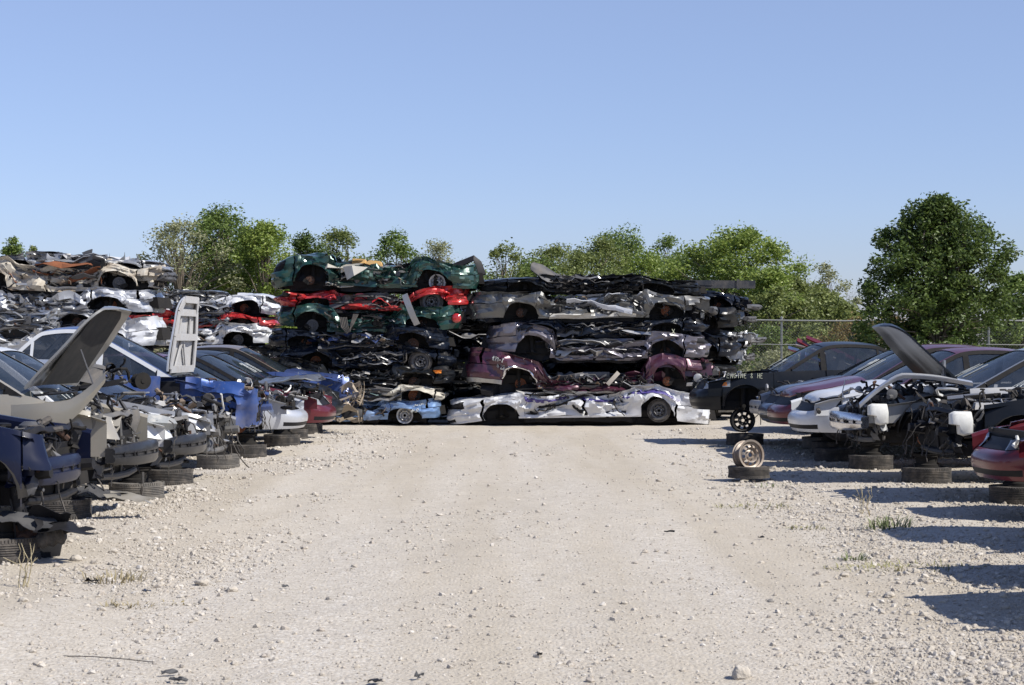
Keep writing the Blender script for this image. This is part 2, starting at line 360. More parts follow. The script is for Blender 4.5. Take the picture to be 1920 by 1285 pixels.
# ------------------------------------------------------------------ car
DEF = dict(L=4.55, W=1.76, H=1.40, wb=2.65, fo=.93, r=.31, sill=.24, nose=.66, cowl=.92, belt=.94, deck=.97, tail=.88,
           wsb=.86, wst=.10, rwt=-1.05, rwb=-1.65, fin=.20, rin=.07, nf=3.2, nr=4.5, crown=.06)
class Car:
    def __init__(s, root, color, glass=True, fn=None, seed=0, **k):
        s.p = dict(DEF); s.p.update(k); s.root = root; s.col = color; s.fn = fn; s.rn = random.Random(seed)
        p = s.p; s.xa = p['L']/2-p['fo']; s.xr = s.xa-p['wb']; s.RA = p['r']+.065
        s.zpts = [(-p['L']/2, p['tail']), (-p['L']/2+.35, p['deck']), (p['rwb']+.1, p['deck']), (0, p['belt']), (p['wsb'], p['cowl']), (p['L']/2-.45, lerp(p['cowl'], p['nose'], .62)), (p['L']/2-.05, p['nose'])]
        fine = []
        for i in range(1801):
            t = math.pi*i/1800; c = math.cos(t); n = p['nf'] if c > 0 else p['nr']
            fine.append((p['L']/2*math.copysign(abs(c)**(2/n), c), p['W']/2*abs(math.sin(t))**(2/n)))
        cum = [0]
        for a, b in zip(fine[:-1], fine[1:]): cum.append(cum[-1]+math.dist(a, b))
        keys = [cum[-1]*i/100 for i in range(101)]
        def at_len(d):
            lo = int(np.searchsorted(cum, d)); lo = max(1, min(lo, len(fine)-1)); a, b = fine[lo-1], fine[lo]
            t = (d-cum[lo-1])/max(1e-9, cum[lo]-cum[lo-1]); return (lerp(a[0], b[0], t), lerp(a[1], b[1], t))
        def len_at_x(x):
            best = min(range(300, 1500), key=lambda i: abs(fine[i][0]-x)); return cum[best]
        s.xF = s.xa-s.RA-.13; s.xB = (s.xa+s.xr)/2-.12; s.xQ = s.xr+s.RA-.06
        for ax in (s.xa, s.xr):
            for q in (-1, -.985, -.94, -.86, .86, .94, .985, 1): keys.append(len_at_x(ax+q*s.RA))
        for q in (s.xF, s.xB, s.xQ):
            keys += [len_at_x(q+.004), len_at_x(q-.004)]
        keys = sorted(keys); kk = [keys[0]]
        for q in keys[1:]:
            if q-kk[-1] > .003: kk.append(q)
        s.o = []
        for d in kk:
            a = at_len(max(0, d-.01)); b = at_len(min(cum[-1], d+.01)); c = at_len(d)
            t = Vector((b[0]-a[0], b[1]-a[1])).normalized(); s.o.append((c[0], c[1], t.y, -t.x))
    def ztop(s, x): return interp(x, s.zpts)
    def zbot(s, x):
        z = s.p['sill']
        for ax in (s.xa, s.xr):
            d = abs(x-ax)
            if d < s.RA: z = max(z, s.p['r']+math.sqrt(s.RA**2-d*d))
        return z
    def ins(s, x, nx, t):
        p = s.p; e = nx*nx
        side = .045*max(0, 1-t*2.2)**2+.06*max(0, (t-.55)/.45)**2.2-.008*math.exp(-((t-.62)/.05)**2)
        if nx > 0: end = .07*max(0, 1-t*2.5)**2+p['fin']*ss(.45, 1.0, t)+.02*ss(.60, .64, t)
        else: end = .05*max(0, 1-t*2.5)**2+p['rin']*ss(.5, 1, t)+.02*ss(.55, .6, t)
        return side*(1-e)+end*e
    def pt(s, i, t, sg=1, off=0.0, zb=None):
        x, y, nx, ny = s.o[i]; zb0 = s.p['sill']; zt = s.ztop(x); z = lerp(zb0 if zb is None else zb, zt, t)
        tt = (z-zb0)/(zt-zb0); k = s.ins(x, nx, tt)-off
        return Vector((x-nx*k, sg*(y-ny*k), z))
    def yside(s, x, z, off=0.0):
        j = min(range(len(s.o)), key=lambda i: abs(s.o[i][0]-x)+(9 if abs(s.o[i][2]) > .8 else 0))
        zt = s.ztop(x); zb = s.p['sill']; t = (z-zb)/(zt-zb)
        return s.o[j][1]-s.ins(x, s.o[j][2], t)+off
    def part(s, name, mb, mats, parent=None, smooth=None, rigid=False, label=None):
        if not mb.f: return None
        if smooth is None: smooth = 24 if s.fn else 40
        o = link(name, mb, mats, parent or s.root, None if rigid else s.fn, smooth)
        if label: o['label'] = label
        return o
    def idx(s, x1, x0): return [i for i, q in enumerate(s.o) if x0-.0022 <= q[0] <= x1+.0022]
    def panel(s, name, x1, x0, sg, t0=0, t1=1, mat=None, nz=9, cond=None, parent=None, off=0.0, th=.012, label=None):
        ii = s.idx(x1, x0)
        if cond: ii = [i for i in ii if cond(s.o[i])]
        if len(ii) < 2: return
        cols = []; dead = set()
        for i in ii:
            zb = s.zbot(s.o[i][0]); base = s.p['sill']; zt = s.ztop(s.o[i][0])
            za = max(zb, lerp(base, zt, t0)); zc = lerp(base, zt, t1)
            if za > zc-.004: za = zc-.004; dead.add(len(cols))
            ta = (za-base)/(zt-base); tc = (zc-base)/(zt-base)
            col = [s.pt(i, lerp(ta, tc, k/nz), sg, off) for k in range(nz+1)]
            lo = s.pt(i, ta, sg, off-.035); hi = s.pt(i, tc, sg, off-.03)
            cols.append([lo]+col+[hi])
        mb = MB(); mb.grid(cols, 0, lambda a, b: None if (a in dead or a+1 in dead) else 0)
        for e in (cols[0], cols[-1]):
            mb.grid([e, [Vector((v.x-.0, v.y-sg*.03, v.z)) for v in e]])
        return s.part(name, mb, mat or s.col, parent, label=label)
    def hoodlike(s, name, x0, front=True, gap=.006, mat=None, open_deg=0, slide=0, under=None, crumple=0, parent=None, nose_t=1.0, frame=False, label=None, lift=0, stretch=1.0):
        ii = [i for i, q in enumerate(s.o) if (q[0] >= x0 if front else q[0] <= x0)]
        if front: ii = ii[::-1]                  # from cowl towards nose
        rows = []; ny = 14
        for i in ii:
            L = s.pt(i, nose_t, 1, -gap-.012); k = s.o[i]
            row = []
            for j in range(ny+1):
                u = -1+2*j/ny; y = L.y*u; c = s.p['crown']*min(1, abs(L.y)/(.5*s.p['W']/2))
                crease = .012*math.exp(-((abs(u)-.62)/.08)**2)
                row.append(Vector((L.x, y, L.z+c*(1-u*u)+crease+.004)))
            rows.append(row)
        n = len(rows); keep = [rows[0]]
        for r in rows[1:]:
            if abs(r[0].x-keep[-1][0].x) > .02 or r is rows[-1]: keep.append(r)
        rows = keep
        if open_deg:
            h = Vector((x0, 0, rows[0][0].z)); a = R(open_deg)*(1 if front else -1); out = []
            for r in rows:
                q = []
                for v in r:
                    d = v-h; d = Vector((d.x*stretch, d.y, d.z)); d = Matrix.Rotation(-a, 3, 'Y') @ d; q.append(h+d+Vector((0, 0, lift)))
                out.append(q)
            rows = out
        if crumple:
            for r in rows:
                for k in range(len(r)):
                    v = r[k]; r[k] = v+Vector((0, 0, crumple*(noise.turbulence(v*2.1+Vector((s.rn.random()*0, 3, 1)), 3, True)-.5)))
        mb = MB(); nrm = (rows[1][7]-rows[0][7]).cross(rows[0][8]-rows[0][7]).normalized()
        if nrm.z > 0 and abs(nrm.z) > .05: nrm = -nrm
        if open_deg > 85: nrm = Vector((1 if front else -1, 0, -.1)).normalized()
        mb.slab(rows, nrm, .025, 0, 1)
        o = s.part(name, mb, [mat or s.col, under or s.col], parent, label=label)
        if frame and open_deg:                   # pressed inner frame ribs on the underside
            fb = MB(); nr = len(rows); off = nrm*.045
            def rib(pa, pb, wd=.05):
                pa = Vector(pa)+off; pb = Vector(pb)+off; d = (pb-pa).normalized(); sd_ = d.cross(nrm)*wd
                fb.slab([[pa-sd_, pa+sd_], [pb-sd_, pb+sd_]], nrm, .02, 0)
            A = [rows[int(nr*.04)], rows[int(nr*.42)], rows[int(nr*.72)], rows[int(nr*.90)]]
            for a in A: rib(a[1], a[-2])
            for a, b in zip(A[:-1], A[1:]):
                rib(a[1], b[1], .06); rib(a[-2], b[-2], .06)
            rib(A[0][4], A[1][7], .03); rib(A[0][10], A[1][7], .03); rib(A[1][4], A[2][4], .03); rib(A[1][10], A[2][10], .03)
            s.part('inner_frame', fb, under or s.col, o)
        return o
    def greenhouse(s, windscreen=True, sides=True, rear=True, roof=True, roofmat=None, framemat=None, gw=None, txt=None):
        p = s.p; wb = p['W']/2-.085; wt = p['W']/2-.29; zc = lambda x: s.ztop(x)
        prof = [(p['wsb']+.03, zc(p['wsb'])-.01), (p['wsb'], zc(p['wsb'])+.01), (p['wst'], p['H']-.07), (p['wst']-.22, p['H']-.012), ((p['wst']+p['rwt'])/2, p['H']), (p['rwt']+.2, p['H']-.02), (p['rwt'], p['H']-.06), (p['rwb'], zc(p['rwb'])+.01), (p['rwb']-.03, zc(p['rwb'])-.01)]
        for _ in range(3):
            q = [prof[0]]
            for a, b in zip(prof[:-1], prof[1:]):
                q += [(lerp(a[0], b[0], .25), lerp(a[1], b[1], .25)), (lerp(a[0], b[0], .75), lerp(a[1], b[1], .75))]
            prof = q+[prof[-1]]
        hw = lambda x, z: lerp(wb, wt, max(0, min(1, (z-zc(x))/(p['H']-zc(x)))))
        def row(x, z, us, off=0.0):
            h = hw(x, z); f = ss(p['wst']-.1, p['wsb'], x); b = ss(p['rwt']+.1, p['rwb'], x) if False else ss(-p['rwt']-.1, -p['rwb'], -x)
            top = 1-max(f, b)
            return [Vector((x+(.10*f-.07*b)*(1-u*u), h*u, z+.05*(1-u*u)*top+off)) for u in us]
        US = [-1, -.93, -.8, -.6, -.4, -.2, 0, .2, .4, .6, .8, .93, 1]
        rows = [row(x, z, US) for x, z in prof]
        def isws(i): return prof[i][0] > p['wst']-.02 and prof[i][1] < p['H']-.045
        def isrw(i): return prof[i][0] < p['rwt']+.02 and prof[i][1] < p['H']-.04
        shell = MB(); ws = MB(); rw = MB(); rf = roofmat or s.col
        n = len(prof)
        shell.grid(rows, 0, lambda i, j: None if ((isws(i) or isrw(i)) and 0 < j < 11) else 0)
        inr = [[v-Vector((0, 0, .04)) for v in r] for r in rows]
        shell.grid([r for i, r in enumerate(inr) if not (isws(i) or isrw(i))], 1)
        if roof: s.part('roof', shell, [rf, BLK])
        wsr = [rows[i][1:12] for i in range(n) if isws(i) or (i > 0 and isws(i-1))]
        ws.grid([[v-Vector((.008, 0, .006)) for v in r] for r in wsr])
        if windscreen:
            wso = s.part('windscreen', ws, gw or GLW)
            tb = MB()
            tb.tube([Vector(wsr[0][1])+Vector((.03, 0, .0)), Vector(wsr[0][5])+Vector((.05, 0, .01)), Vector(wsr[0][9])+Vector((.03, 0, .0))], .014, 5)
            for yy in (2, 6):
                a = Vector(wsr[0][yy])+Vector((.04, 0, .02)); b = Vector(wsr[min(len(wsr)-1, 2)][yy+3])+Vector((.015, 0, .012)); tb.tube([a, (a+b)/2+Vector((.01, 0, .015)), b], .008, 4)
            s.part('wiper', tb, BLK, wso)
            if txt:
                word, u0, v0, hh, r_ = txt
                nr = len(wsr)
                def fn(u, v):       # u across in metres (from centre), v up along the glass in metres
                    f = min(max(v/.75, 0), 1)*(nr-1); i = int(min(f, nr-2)); g = f-i
                    c = Vector(wsr[i][5]).lerp(Vector(wsr[i+1][5]), g); e = Vector(wsr[i][10]).lerp(Vector(wsr[i+1][10]), g)
                    w_ = min(1, abs(u)/max(.01, abs(e.y-c.y))); q = c.lerp(e, w_*w_); q.y = u*2.0; return q+Vector((.012, 0, .012))
                s.part('painted_number', strokes(word, u0, v0, hh, fn, r_, .15, .85, 3), CHK, wso)
        rwr = [rows[i][1:12] for i in range(n) if isrw(i) or (i < n-1 and isrw(i+1))]
        rw.grid([[v-Vector((-.008, 0, .006)) for v in r] for r in rwr])
        if rear: s.part('rear_window', rw, GLS)
        # side glazing and frames
        inner = []
        for i, (x, z) in enumerate(prof):
            a = prof[max(0, i-1)]; b = prof[min(n-1, i+1)]; t = Vector((b[0]-a[0], b[1]-a[1])).normalized()
            nn = Vector((-t.y, t.x)); nn = nn if nn.y < 0 or abs(nn.y) < .01 else -nn
            if abs(t.y) > .2 and nn.y < 0: pass
            inner.append((x+nn.x*.055, z+nn.y*.055))
        keep = [i for i in range(n) if inner[i][1] > zc(inner[i][0])+.015 and p['rwb']+.06 < inner[i][0] < p['wsb']-.06]
        if len(keep) > 3:
            for sg in (-1, 1):
                fr = MB(); P = lambda x, z, o=0: Vector((x, sg*(hw(x, z)+o), z))
                fr.grid([[P(*prof[i]), P(*inner[i])] for i in range(keep[0], keep[-1]+1)])
                i0, i1 = keep[0], keep[-1]
                fr.grid([[P(*prof[i]), P(prof[i][0], zc(prof[i][0])-.01)] for i in range(0, i0+1)])
                fr.grid([[P(*prof[i]), P(prof[i][0], zc(prof[i][0])-.01)] for i in range(i1, n)])
                cols = [inner[i] for i in keep]
                # B pillar
                xb = s.xB+.02; zb_ = interp(-xb, [(-a[0], a[1]) for a in cols])
                fr.slab([[P(xb-.05, zc(xb)-.01, .002), P(xb-.04, zb_+.01, .002)], [P(xb+.05, zc(xb)-.01, .002), P(xb+.04, zb_+.01, .002)]], (0, -sg, 0), .02)
                xc_ = s.xQ-.1
                if xc_ > p['rwb']+.35:
                    z2 = interp(-xc_, [(-a[0], a[1]) for a in cols])
                    fr.slab([[P(xc_-.02, zc(xc_)-.01, .002), P(xc_-.02, z2+.01, .002)], [P(xc_+.02, zc(xc_)-.01, .002), P(xc_+.02, z2+.01, .002)]], (0, -sg, 0), .02)
                s.part('window_frame', fr, framemat or TRIM)
                if sides:
                    for (a0, a1) in ((xb+.04, 9), (-9, xb-.04)):
                        cc = [c for c in cols if a0 <= c[0] <= a1]
                        if len(cc) < 2: continue
                        g = MB(); g.grid([[P(x, lerp(zc(x)-.01, z, k/4), -.012) for k in range(5)] for x, z in cc]); s.part('side_window', g, GLS)
    def interior(s):
        p = s.p; mb = MB(); W = p['W']/2; x1 = p['wsb']; x0 = p['rwb']
        mb.box(((x0+x1)/2, 0, .32), (x1-x0+.1, 2*W-.2, .12), None, 0)
        mb.box((x1-.05, 0, .62), (.25, 2*W-.24, .56), None, 0, .95)
        mb.box((x0-.02, 0, .62), (.2, 2*W-.24, .6), None, 0)
        s.part('cabin_tub', mb, BLK)
        for sx in (.05, -.85):
            for sy in ((-.38, .38)):
                q = MB(); rot = Matrix.Rotation(-.25, 3, 'Y')
                q.box((sx, sy, .52), (.5, .5, .16), None, 0, .94); q.box((sx-.3, sy, .82), (.15, .48, .55), rot, 0, .88); q.box((sx-.39, sy, 1.16), (.09, .25, .15), rot, 0, .9)
                s.part('seat', q, SEAT)
    def chassis(s, liners=True, bay=True):
        p = s.p; mb = MB(); W = p['W']/2; L = p['L']/2
        mb.box(((s.xa+s.xr)/2, 0, .27), (p['wb']-2*s.RA-.04, 2*W-.14, .14))
        mb.box((0, 0, .31), (p['L']-.55, 2*W-.62, .16))
        mb.box(((s.xr-L)/2-.0, 0, .52), ((s.xr+L)*1-.30+.5, 2*W-.60, .32), None, 0, .9)
        for ax in (s.xa, s.xr):
            mb.tube([(ax, -W+.15, p['r']), (ax, W-.15, p['r'])], .035, 8)
            for sg in (-1, 1):
                mb.tube([(ax-.35, sg*.35, .28), (ax, sg*(W-.2), p['r']-.05), (ax+.3, sg*.35, .27)], .03, 6)
                mb.tube([(ax, sg*(W-.24), p['r']), (ax-.03, sg*(W-.34), .8)], [.04, .055], 8)
                if liners:
                    rr = s.RA+.005; rows = []
                    for k in range(13):
                        a = math.pi*k/12; rows.append([(ax+rr*math.cos(a), sg*(W-.035), p['r']+rr*math.sin(a)), (ax+rr*math.cos(a), sg*(W-.36), p['r']+rr*math.sin(a))])
                    mb.grid(rows)
                    mb.grid([[(ax+rr*math.cos(math.pi*k/12), sg*(W-.36), p['r']+rr*math.sin(math.pi*k/12)), (ax+rr*math.cos(math.pi*k/12), sg*(W-.36), .3)] for k in range(13)])
        s.part('underbody', mb, DRK)
    def engine(s, n=70, top=.86, seed=1, w=None):
        p = s.p; mb = MB(); W = p['W']/2; rn = random.Random(seed)
        x0, x1 = p['wsb']+.12, p['L']/2-.22
        mb.box(((x0+x1)/2, 0, .5), (x1-x0-.1, 2*W-.75, .3), None, 1)
        mb.box(((x0+x1)/2-.05, 0, .7), (.42, .5, .2), None, 3, .8); mb.box((x0-.03, 0, .68), (.1, 2*W-.3, .4), None, 0)
        for sg in (-1, 1):
            mb.lathe([(0, .0), (.06, 0), (.10, -.03), (.13, -.18)], (s.xa-.02, sg*(W-.38), .86), 'z', 14, 2)
        junk(mb, rn, x0, x1, -W+.22, W-.22, .55, top, n, .13, w)
        s.part('engine', mb, JUNK, smooth=30)
        for sg in (-1, 1):                      # inner wings
            sb = MB(); rows = []
            for k in range(12):
                x = lerp(x0-.05, x1+.05, k/11); zt = s.ztop(x)-.02
                rows.append([(x, sg*(W-.20), .48 if abs(x-s.xa) > .3 else .62), (x, sg*(W-.20), zt-.05), (x, sg*(W-.17), zt-.02), (x, sg*(W-.12), zt-.02)])
            sb.grid(rows); s.part('inner_wing', sb, s.col)
    def stripped_front(s, beam=CHR, seed=0, n=26, bottle=False, hang=3, supmat=None, bdx=0.0):
        """bare front: radiator support, crash beam, dangling wires"""
        p = s.p; W = p['W']/2; L = p['L']/2; rn = random.Random(seed); x = L-.26
        mb = MB(); z1 = p['nose']+.04
        for sg in (-1, 1):
            rows = []
            for k in range(8):
                z = lerp(.27, z1, k/7); b_ = .03*math.sin(k*1.3)+rn.uniform(-.012, .012); wd_ = .035+.05*(k/7)**2
                rows.append([(x-.05+b_, sg*(W-.30-wd_), z), (x+.0+b_, sg*(W-.30), z+.01), (x-.01+b_, sg*(W-.30+wd_), z), (x-.07+b_, sg*(W-.30+wd_*1.5), z-.01)])
            mb.slab(rows, (-1, 0, 0), .012, 0)
            mb.tube([(x-.25, sg*(W-.37), .46), (x+.05, sg*(W-.36), .49), (x+.17, sg*(W-.36), .50)], [.06, .055, .05], 8, 0)
        top = []
        for k in range(19):
            u = -1+k/9; y = (W-.22)*u; dz = .035*noise.noise(Vector((u*3, seed, 1)))-.03*u*u; dx = -.10*u*u
            top.append([(x-.07+dx, y, z1+dz-.03), (x-.06+dx, y, z1+dz), (x+.02+dx, y, z1+dz+.008), (x+.05+dx, y, z1+dz-.025)])
        mb.slab(top, (0, 0, -1), .008)
        mb.tube([(x-.02, -W+.3, .27), (x+.01, -.2, .25), (x+.01, .2, .25), (x-.02, W-.3, .27)], [.03, .035, .035, .03], 8); mb.tube([(x, .05, .28), (x+.015, .04, .5), (x-.01, .05, z1-.03)], .014, 6)
        s.part('radiator_support', mb, supmat or s.col)
        nr = p.get('near', -1); sh = MB()
        for k in range(4):
            y0 = nr*rn.uniform(W-.55, W-.12); z0 = rn.uniform(.30, .62)
            sheet(sh, (x-rn.uniform(.02, .25), y0, z0), (rn.uniform(.08, .22), rn.uniform(-.12, .12), rn.uniform(-.08, .08)), (rn.uniform(-.05, .05), -nr*rn.uniform(.05, .22), rn.uniform(.12, .3)), 7, 6, .045, seed*7+k, rn.choice([0, 0, 1, 2]), .005, .6)
        s.part('torn_panel', sh, [s.col, BLK, STL], smooth=28)
        rb = MB(); rb.box((x-.05, 0, .5), (.045, 2*W-.72, .4)); junk(rb, rn, x-.22, x+.03, -W+.18, W-.18, .30, z1-.03, n, .095)
        s.part('radiator', rb, JUNK, smooth=30)
        bb = MB(); rows = []
        for k in range(17):
            y = -.70+1.40*k/16; xx = L+.06+bdx-.15*abs(y/.70)**2.4; zz = .49; h_ = .112*(1-.35*abs(y/.70)**4)
            rows.append([(xx-.09, y, zz-h_), (xx-.01, y, zz-h_), (xx+.012, y, zz-h_*.7), (xx+.012, y, zz-.02), (xx-.004, y, zz-.012), (xx-.004, y, zz+.012), (xx+.012, y, zz+.02), (xx+.012, y, zz+h_*.7), (xx-.01, y, zz+h_), (xx-.09, y, zz+h_), (xx-.09, y, zz-h_)])
        bb.grid(rows)
        for k in (0, -1): bb.add(rows[k], [tuple(range(10))])
        for y in (-.56, -.40, -.34, -.12, .12, .34, .40, .56):
            bb.box((L+.066+bdx-.15*abs(y/.70)**2.4, y, .50), (.012, .028, .045), None, 1)
        if beam: s.part('bumper_beam', bb, [beam, BLK], label='bare crash beam')
        if hang:
            for _ in range(hang):
                wb = MB()
                y = rn.uniform(-W+.2, W-.2); a = Vector((x+rn.uniform(-.1, .15), y, rn.uniform(.5, .8))); pts = [a]
                for k in range(7): pts.append(pts[-1]+Vector((rn.uniform(-.03, .06), rn.uniform(-.05, .05), -rn.uniform(.03, .11))))
                wb.tube(pts, rn.uniform(.005, .010), 4); s.part('hanging_wire', wb, RUB)
        if bottle:
            cb = MB(); c = Vector((x-.02, p.get('near', -1)*(W-.12), .60))
            cb.add(*rounded_bottle(c)); s.part('washer_bottle', cb, WPL, smooth=60, label='white plastic washer bottle')
    def headlamp(s, sg, lamp=None):
        s.panel('headlight', s.p['L'], s.p['L']/2-.55, sg, .70, .93, lamp or LMP, 5, lambda q: .22 < q[2]/max(.001, math.hypot(q[2], q[3])) < .88, off=.006)
    def full_front(s, bumper=True, lamps=True, grille=True, bmat=None, amber=False, lamp=None):
        L = s.p['L']/2; xn = s.xa+s.RA+.004
        for sg in (-1, 1):
            if lamps: s.headlamp(sg, lamp)
        if bumper:
            mb = MB()
            for sg in (-1, 1):
                cols = []
                for i in s.idx(9, xn):
                    col = [s.pt(i, t, sg) for t in (0, .05, .1, .16, .24, .32, .36, .42, .5, .6, .69)]
                    cols.append([s.pt(i, 0, sg, -.06)]+col+[s.pt(i, .69, sg, -.05)])
                mb.grid(cols, 0, lambda a, b: 1 if (b in (3, 4) and a < 12) else 0)
            b = s.part('front_bumper', mb, [bmat or s.col, BLK])
        mb = MB()
        for sg in (-1, 1):
            ii = [i for i in s.idx(9, xn) if lamps is False or s.o[i][2]/math.hypot(s.o[i][2], s.o[i][3]) >= .9]
            if not grille: continue
            if len(ii) > 1: mb.grid([[s.pt(i, t, sg, -.02) for t in (.70, .78, .86, .92, .97)] for i in ii])
        if grille: s.part('grille', mb, BLK)
        rb = MB(); rb.box((L-.33, 0, .5), (.05, s.p['W']-.6, .45)); s.part('radiator', rb, BLK)
        if amber:
            s.panel('side_marker', xn+.34, xn+.02, -1, .66, .78, AMB, 3, off=.006)
    def sides(s, fenders=(1, 1), doors=True, bmat=None, tails=True, rearb=True, fnose=0):
        L = s.p['L']/2
        for sg in (-1, 1):
            f = fenders[0] if sg < 0 else fenders[1]
            xn = s.xa+s.RA+.004
            if f and fnose: s.panel('fender_corner', 9, xn, sg, fnose, 1.0, cond=lambda q: q[2]/max(.001, math.hypot(q[2], q[3])) < .88, nz=7)
            if f: s.panel('fender', xn+.0, s.xF+.004, sg, mat=f if not isinstance(f, int) else None); fnose or s.panel('fender_corner', 9, xn, sg, .62, 1.0, cond=lambda q: q[2]/max(.001, math.hypot(q[2], q[3])) < .3, nz=4, mat=f if not isinstance(f, int) else None)
            if doors:
                for a, b in ((s.xF, s.xB), (s.xB, s.xQ)):
                    d = s.panel('door', a-.004, b+.004, sg)
                    hm = MB(); xx = b+.16; zz = s.ztop(xx)-.14; yy = s.yside(xx, zz, .018)
                    hm.box((xx, sg*yy, zz), (.17, .025, .028)); hm.box((xx+.09, sg*(yy-.012), zz), (.02, .03, .02)); hm.box((xx-.09, sg*(yy-.012), zz), (.02, .03, .02)); s.part('door_handle', hm, BLK, d)
            s.panel('quarter_panel', s.xQ-.004, s.xr-s.RA, sg)
            s.panel('rear_corner', s.xr-s.RA, -9, sg, .56, 1.0, nz=5, cond=lambda q: abs(q[2]) < .3)
            if tails: s.panel('tail_light', s.xr-s.RA-.1, -9, sg, .58, .9, REDL, 4, cond=lambda q: .3 <= abs(q[2]) < .93)
            if not tails: s.panel('tail_panel', s.xr-s.RA-.1, -9, sg, .57, 1.0, None, 5, cond=lambda q: abs(q[2]) >= .25)
            if tails: s.panel('tail_panel', s.xr-s.RA-.1, -9, sg, .57, 1.0, None, 4, cond=lambda q: abs(q[2]) >= .9, off=-.004)
        if rearb:
            mb = MB()
            for sg in (-1, 1):
                cols = []
                for i in s.idx(s.xr-s.RA-.002, -9):
                    cols.append([s.pt(i, 0, sg, -.05)]+[s.pt(i, t, sg) for t in (0, .06, .14, .22, .3, .38, .46, .54)]+[s.pt(i, .54, sg, -.04)])
                mb.grid(cols)
            s.part('rear_bumper', mb, bmat or s.col)
        sm = MB()
        for sg in (-1, 1):
            y = s.p['W']/2-.055
            sm.slab([[(s.xa-s.RA, sg*y, .2), (s.xa-s.RA, sg*(y+.012), .26)], [(s.xr+s.RA, sg*y, .2), (s.xr+s.RA, sg*(y+.012), .26)]], (0, -sg, 0), .05)
        s.part('sill', sm, s.col)
    def mirror(s):
        for sg in (-1, 1):
            mb = MB(); x = s.p['wsb']-.22; z = s.ztop(x)+.09; y = s.p['W']/2+.07
            rot = Matrix.Rotation(.2*sg, 3, 'Z')
            vs = []; fs = []
            for i in range(7):
                a = -math.pi/2+math.pi*i/6
                for k in range(10):
                    b = 2*math.pi*k/10; vs.append(Vector((x+.055*math.sin(a), sg*y+.10*math.cos(a)*math.cos(b), z+.062*math.cos(a)*math.sin(b))))
            for i in range(6):
                for k in range(10): fs.append((i*10+k, i*10+(k+1) % 10, (i+1)*10+(k+1) % 10, (i+1)*10+k))
            mb.add(vs, fs); mb.box((x, sg*(y-.12), z-.05), (.05, .12, .04)); s.part('mirror', mb, s.col)
    def wheels(s, kinds='dddd', side_only=False, rimmat=None):
        W = s.p['W']/2; k = 0
        for ax, zz in ((s.xa, 0), (s.xr, 0)):
            for sg in (-1, 1):
                q = kinds[k]; k += 1; c = (ax, sg*(W-.14), s.p['r'])
                if q == 'd': s.part('brake_disc', disc_mb(.13, c, sg), [RST, STL, DRK], rigid=False)
                elif q == 'w':
                    t = s.part('wheel', tyre_mb(s.p['r'], .19, .195, 'y', (ax, sg*(W-.12), s.p['r'])), RUB)
                    s.part('rim', rim_mb(.19, .16, 8, 'y', (ax, sg*(W-.12), s.p['r']), sg), [rimmat or BLK, ALU], t)
                elif q == 'r':
                    s.part('rim', rim_mb(.19, .16, 8, 'y', (ax, sg*(W-.12), s.p['r']), sg), [rimmat or STL, ALU])
def rounded_bottle(c, sx=.13, sy=.2, sz=.24):
    # tank with a cut-away lower corner and swollen faces
    P = [(-.5, -.5), (-.5, .12), (-.42, .5), (.3, .52), (.5, .42), (.5, -.05), (.15, -.12), (.12, -.5), (-.1, -.58)]
    P = [(a, b) for a, b in P]; vs = []; fs = []; n = len(P)
    lv = [(-.5, .82), (-.38, .97), (0, 1.04), (.38, .97), (.5, .82)]
    for h, k in lv:
        for a, b in P: vs.append((c[0]+a*sy*1.25*k, c[1]+h*sx, c[2]+b*sz*k))
    for j in range(len(lv)-1):
        for i in range(n): fs.append((j*n+i, j*n+(i+1) % n, (j+1)*n+(i+1) % n, (j+1)*n+i))
    fs.append(tuple(range(n))); fs.append(tuple(range((len(lv)-1)*n, len(lv)*n)))
    return vs, fs

# ================================================================== GROUND
def ground():
    def axis(lo, hi, st, far):
        a = list(np.arange(lo, hi+1e-6, st)); q = st; l = [lo]; h = [hi]
        while h[-1] < far: q *= 1.5; h.append(h[-1]+q)
        q = st
        while l[-1] > -far: q *= 1.5; l.append(l[-1]-q)
        return np.array(sorted(l[1:])+a+h[1:])
    xs = axis(-9, 9, .12, 900); ys = axis(7, 44, .12, 900)
    X, Y = np.meshgrid(xs, ys); nx, ny = len(xs), len(ys)
    Z = np.zeros_like(X)
    for j in range(ny):
        for i in range(nx):
            x, y = xs[i], ys[j]
            if -12 < x < 12 and 4 < y < 50: Z[j, i] = gz(x, y)
    co = np.stack([X, Y, Z], -1).reshape(-1, 3)
    idx = np.arange(nx*ny).reshape(ny, nx)
    q = np.stack([idx[:-1, :-1], idx[:-1, 1:], idx[1:, 1:], idx[1:, :-1]], -1).reshape(-1, 4)
    me = npmesh('ground', co, q, True); me.materials.append(ground_mat())
    o = bpy.data.objects.new('ground', me); COL.objects.link(o); o['kind'] = 'structure'
def gz(x, y):
    v = Vector((x*.35, y*.35, 3)); z = .05*noise.noise(v)+.018*noise.noise(v*5)+.007*noise.noise(v*17)
    z += .05*ss(2.0, 3.4, -x)*ss(-5.2, -3.6, x)*(.6+noise.noise(Vector((y*.4, 3, 0))))
    z += .04*ss(2.6, 4.0, x)*(.5+noise.noise(Vector((y*.5, 8, 0))))
    return (z-.03)*ss(44, 38, y) if y > 38 else z-.03
def npmesh(name, co, faces, smooth=False):
    me = bpy.data.meshes.new(name); n = faces.shape[1]
    me.vertices.add(len(co)); me.vertices.foreach_set('co', co.astype(np.float32).ravel())
    me.loops.add(faces.size); me.loops.foreach_set('vertex_index', faces.astype(np.int32).ravel())
    me.polygons.add(len(faces)); me.polygons.foreach_set('loop_start', np.arange(0, faces.size, n, dtype=np.int32))
    me.polygons.foreach_set('use_smooth', np.full(len(faces), smooth)); me.update(calc_edges=True); return me
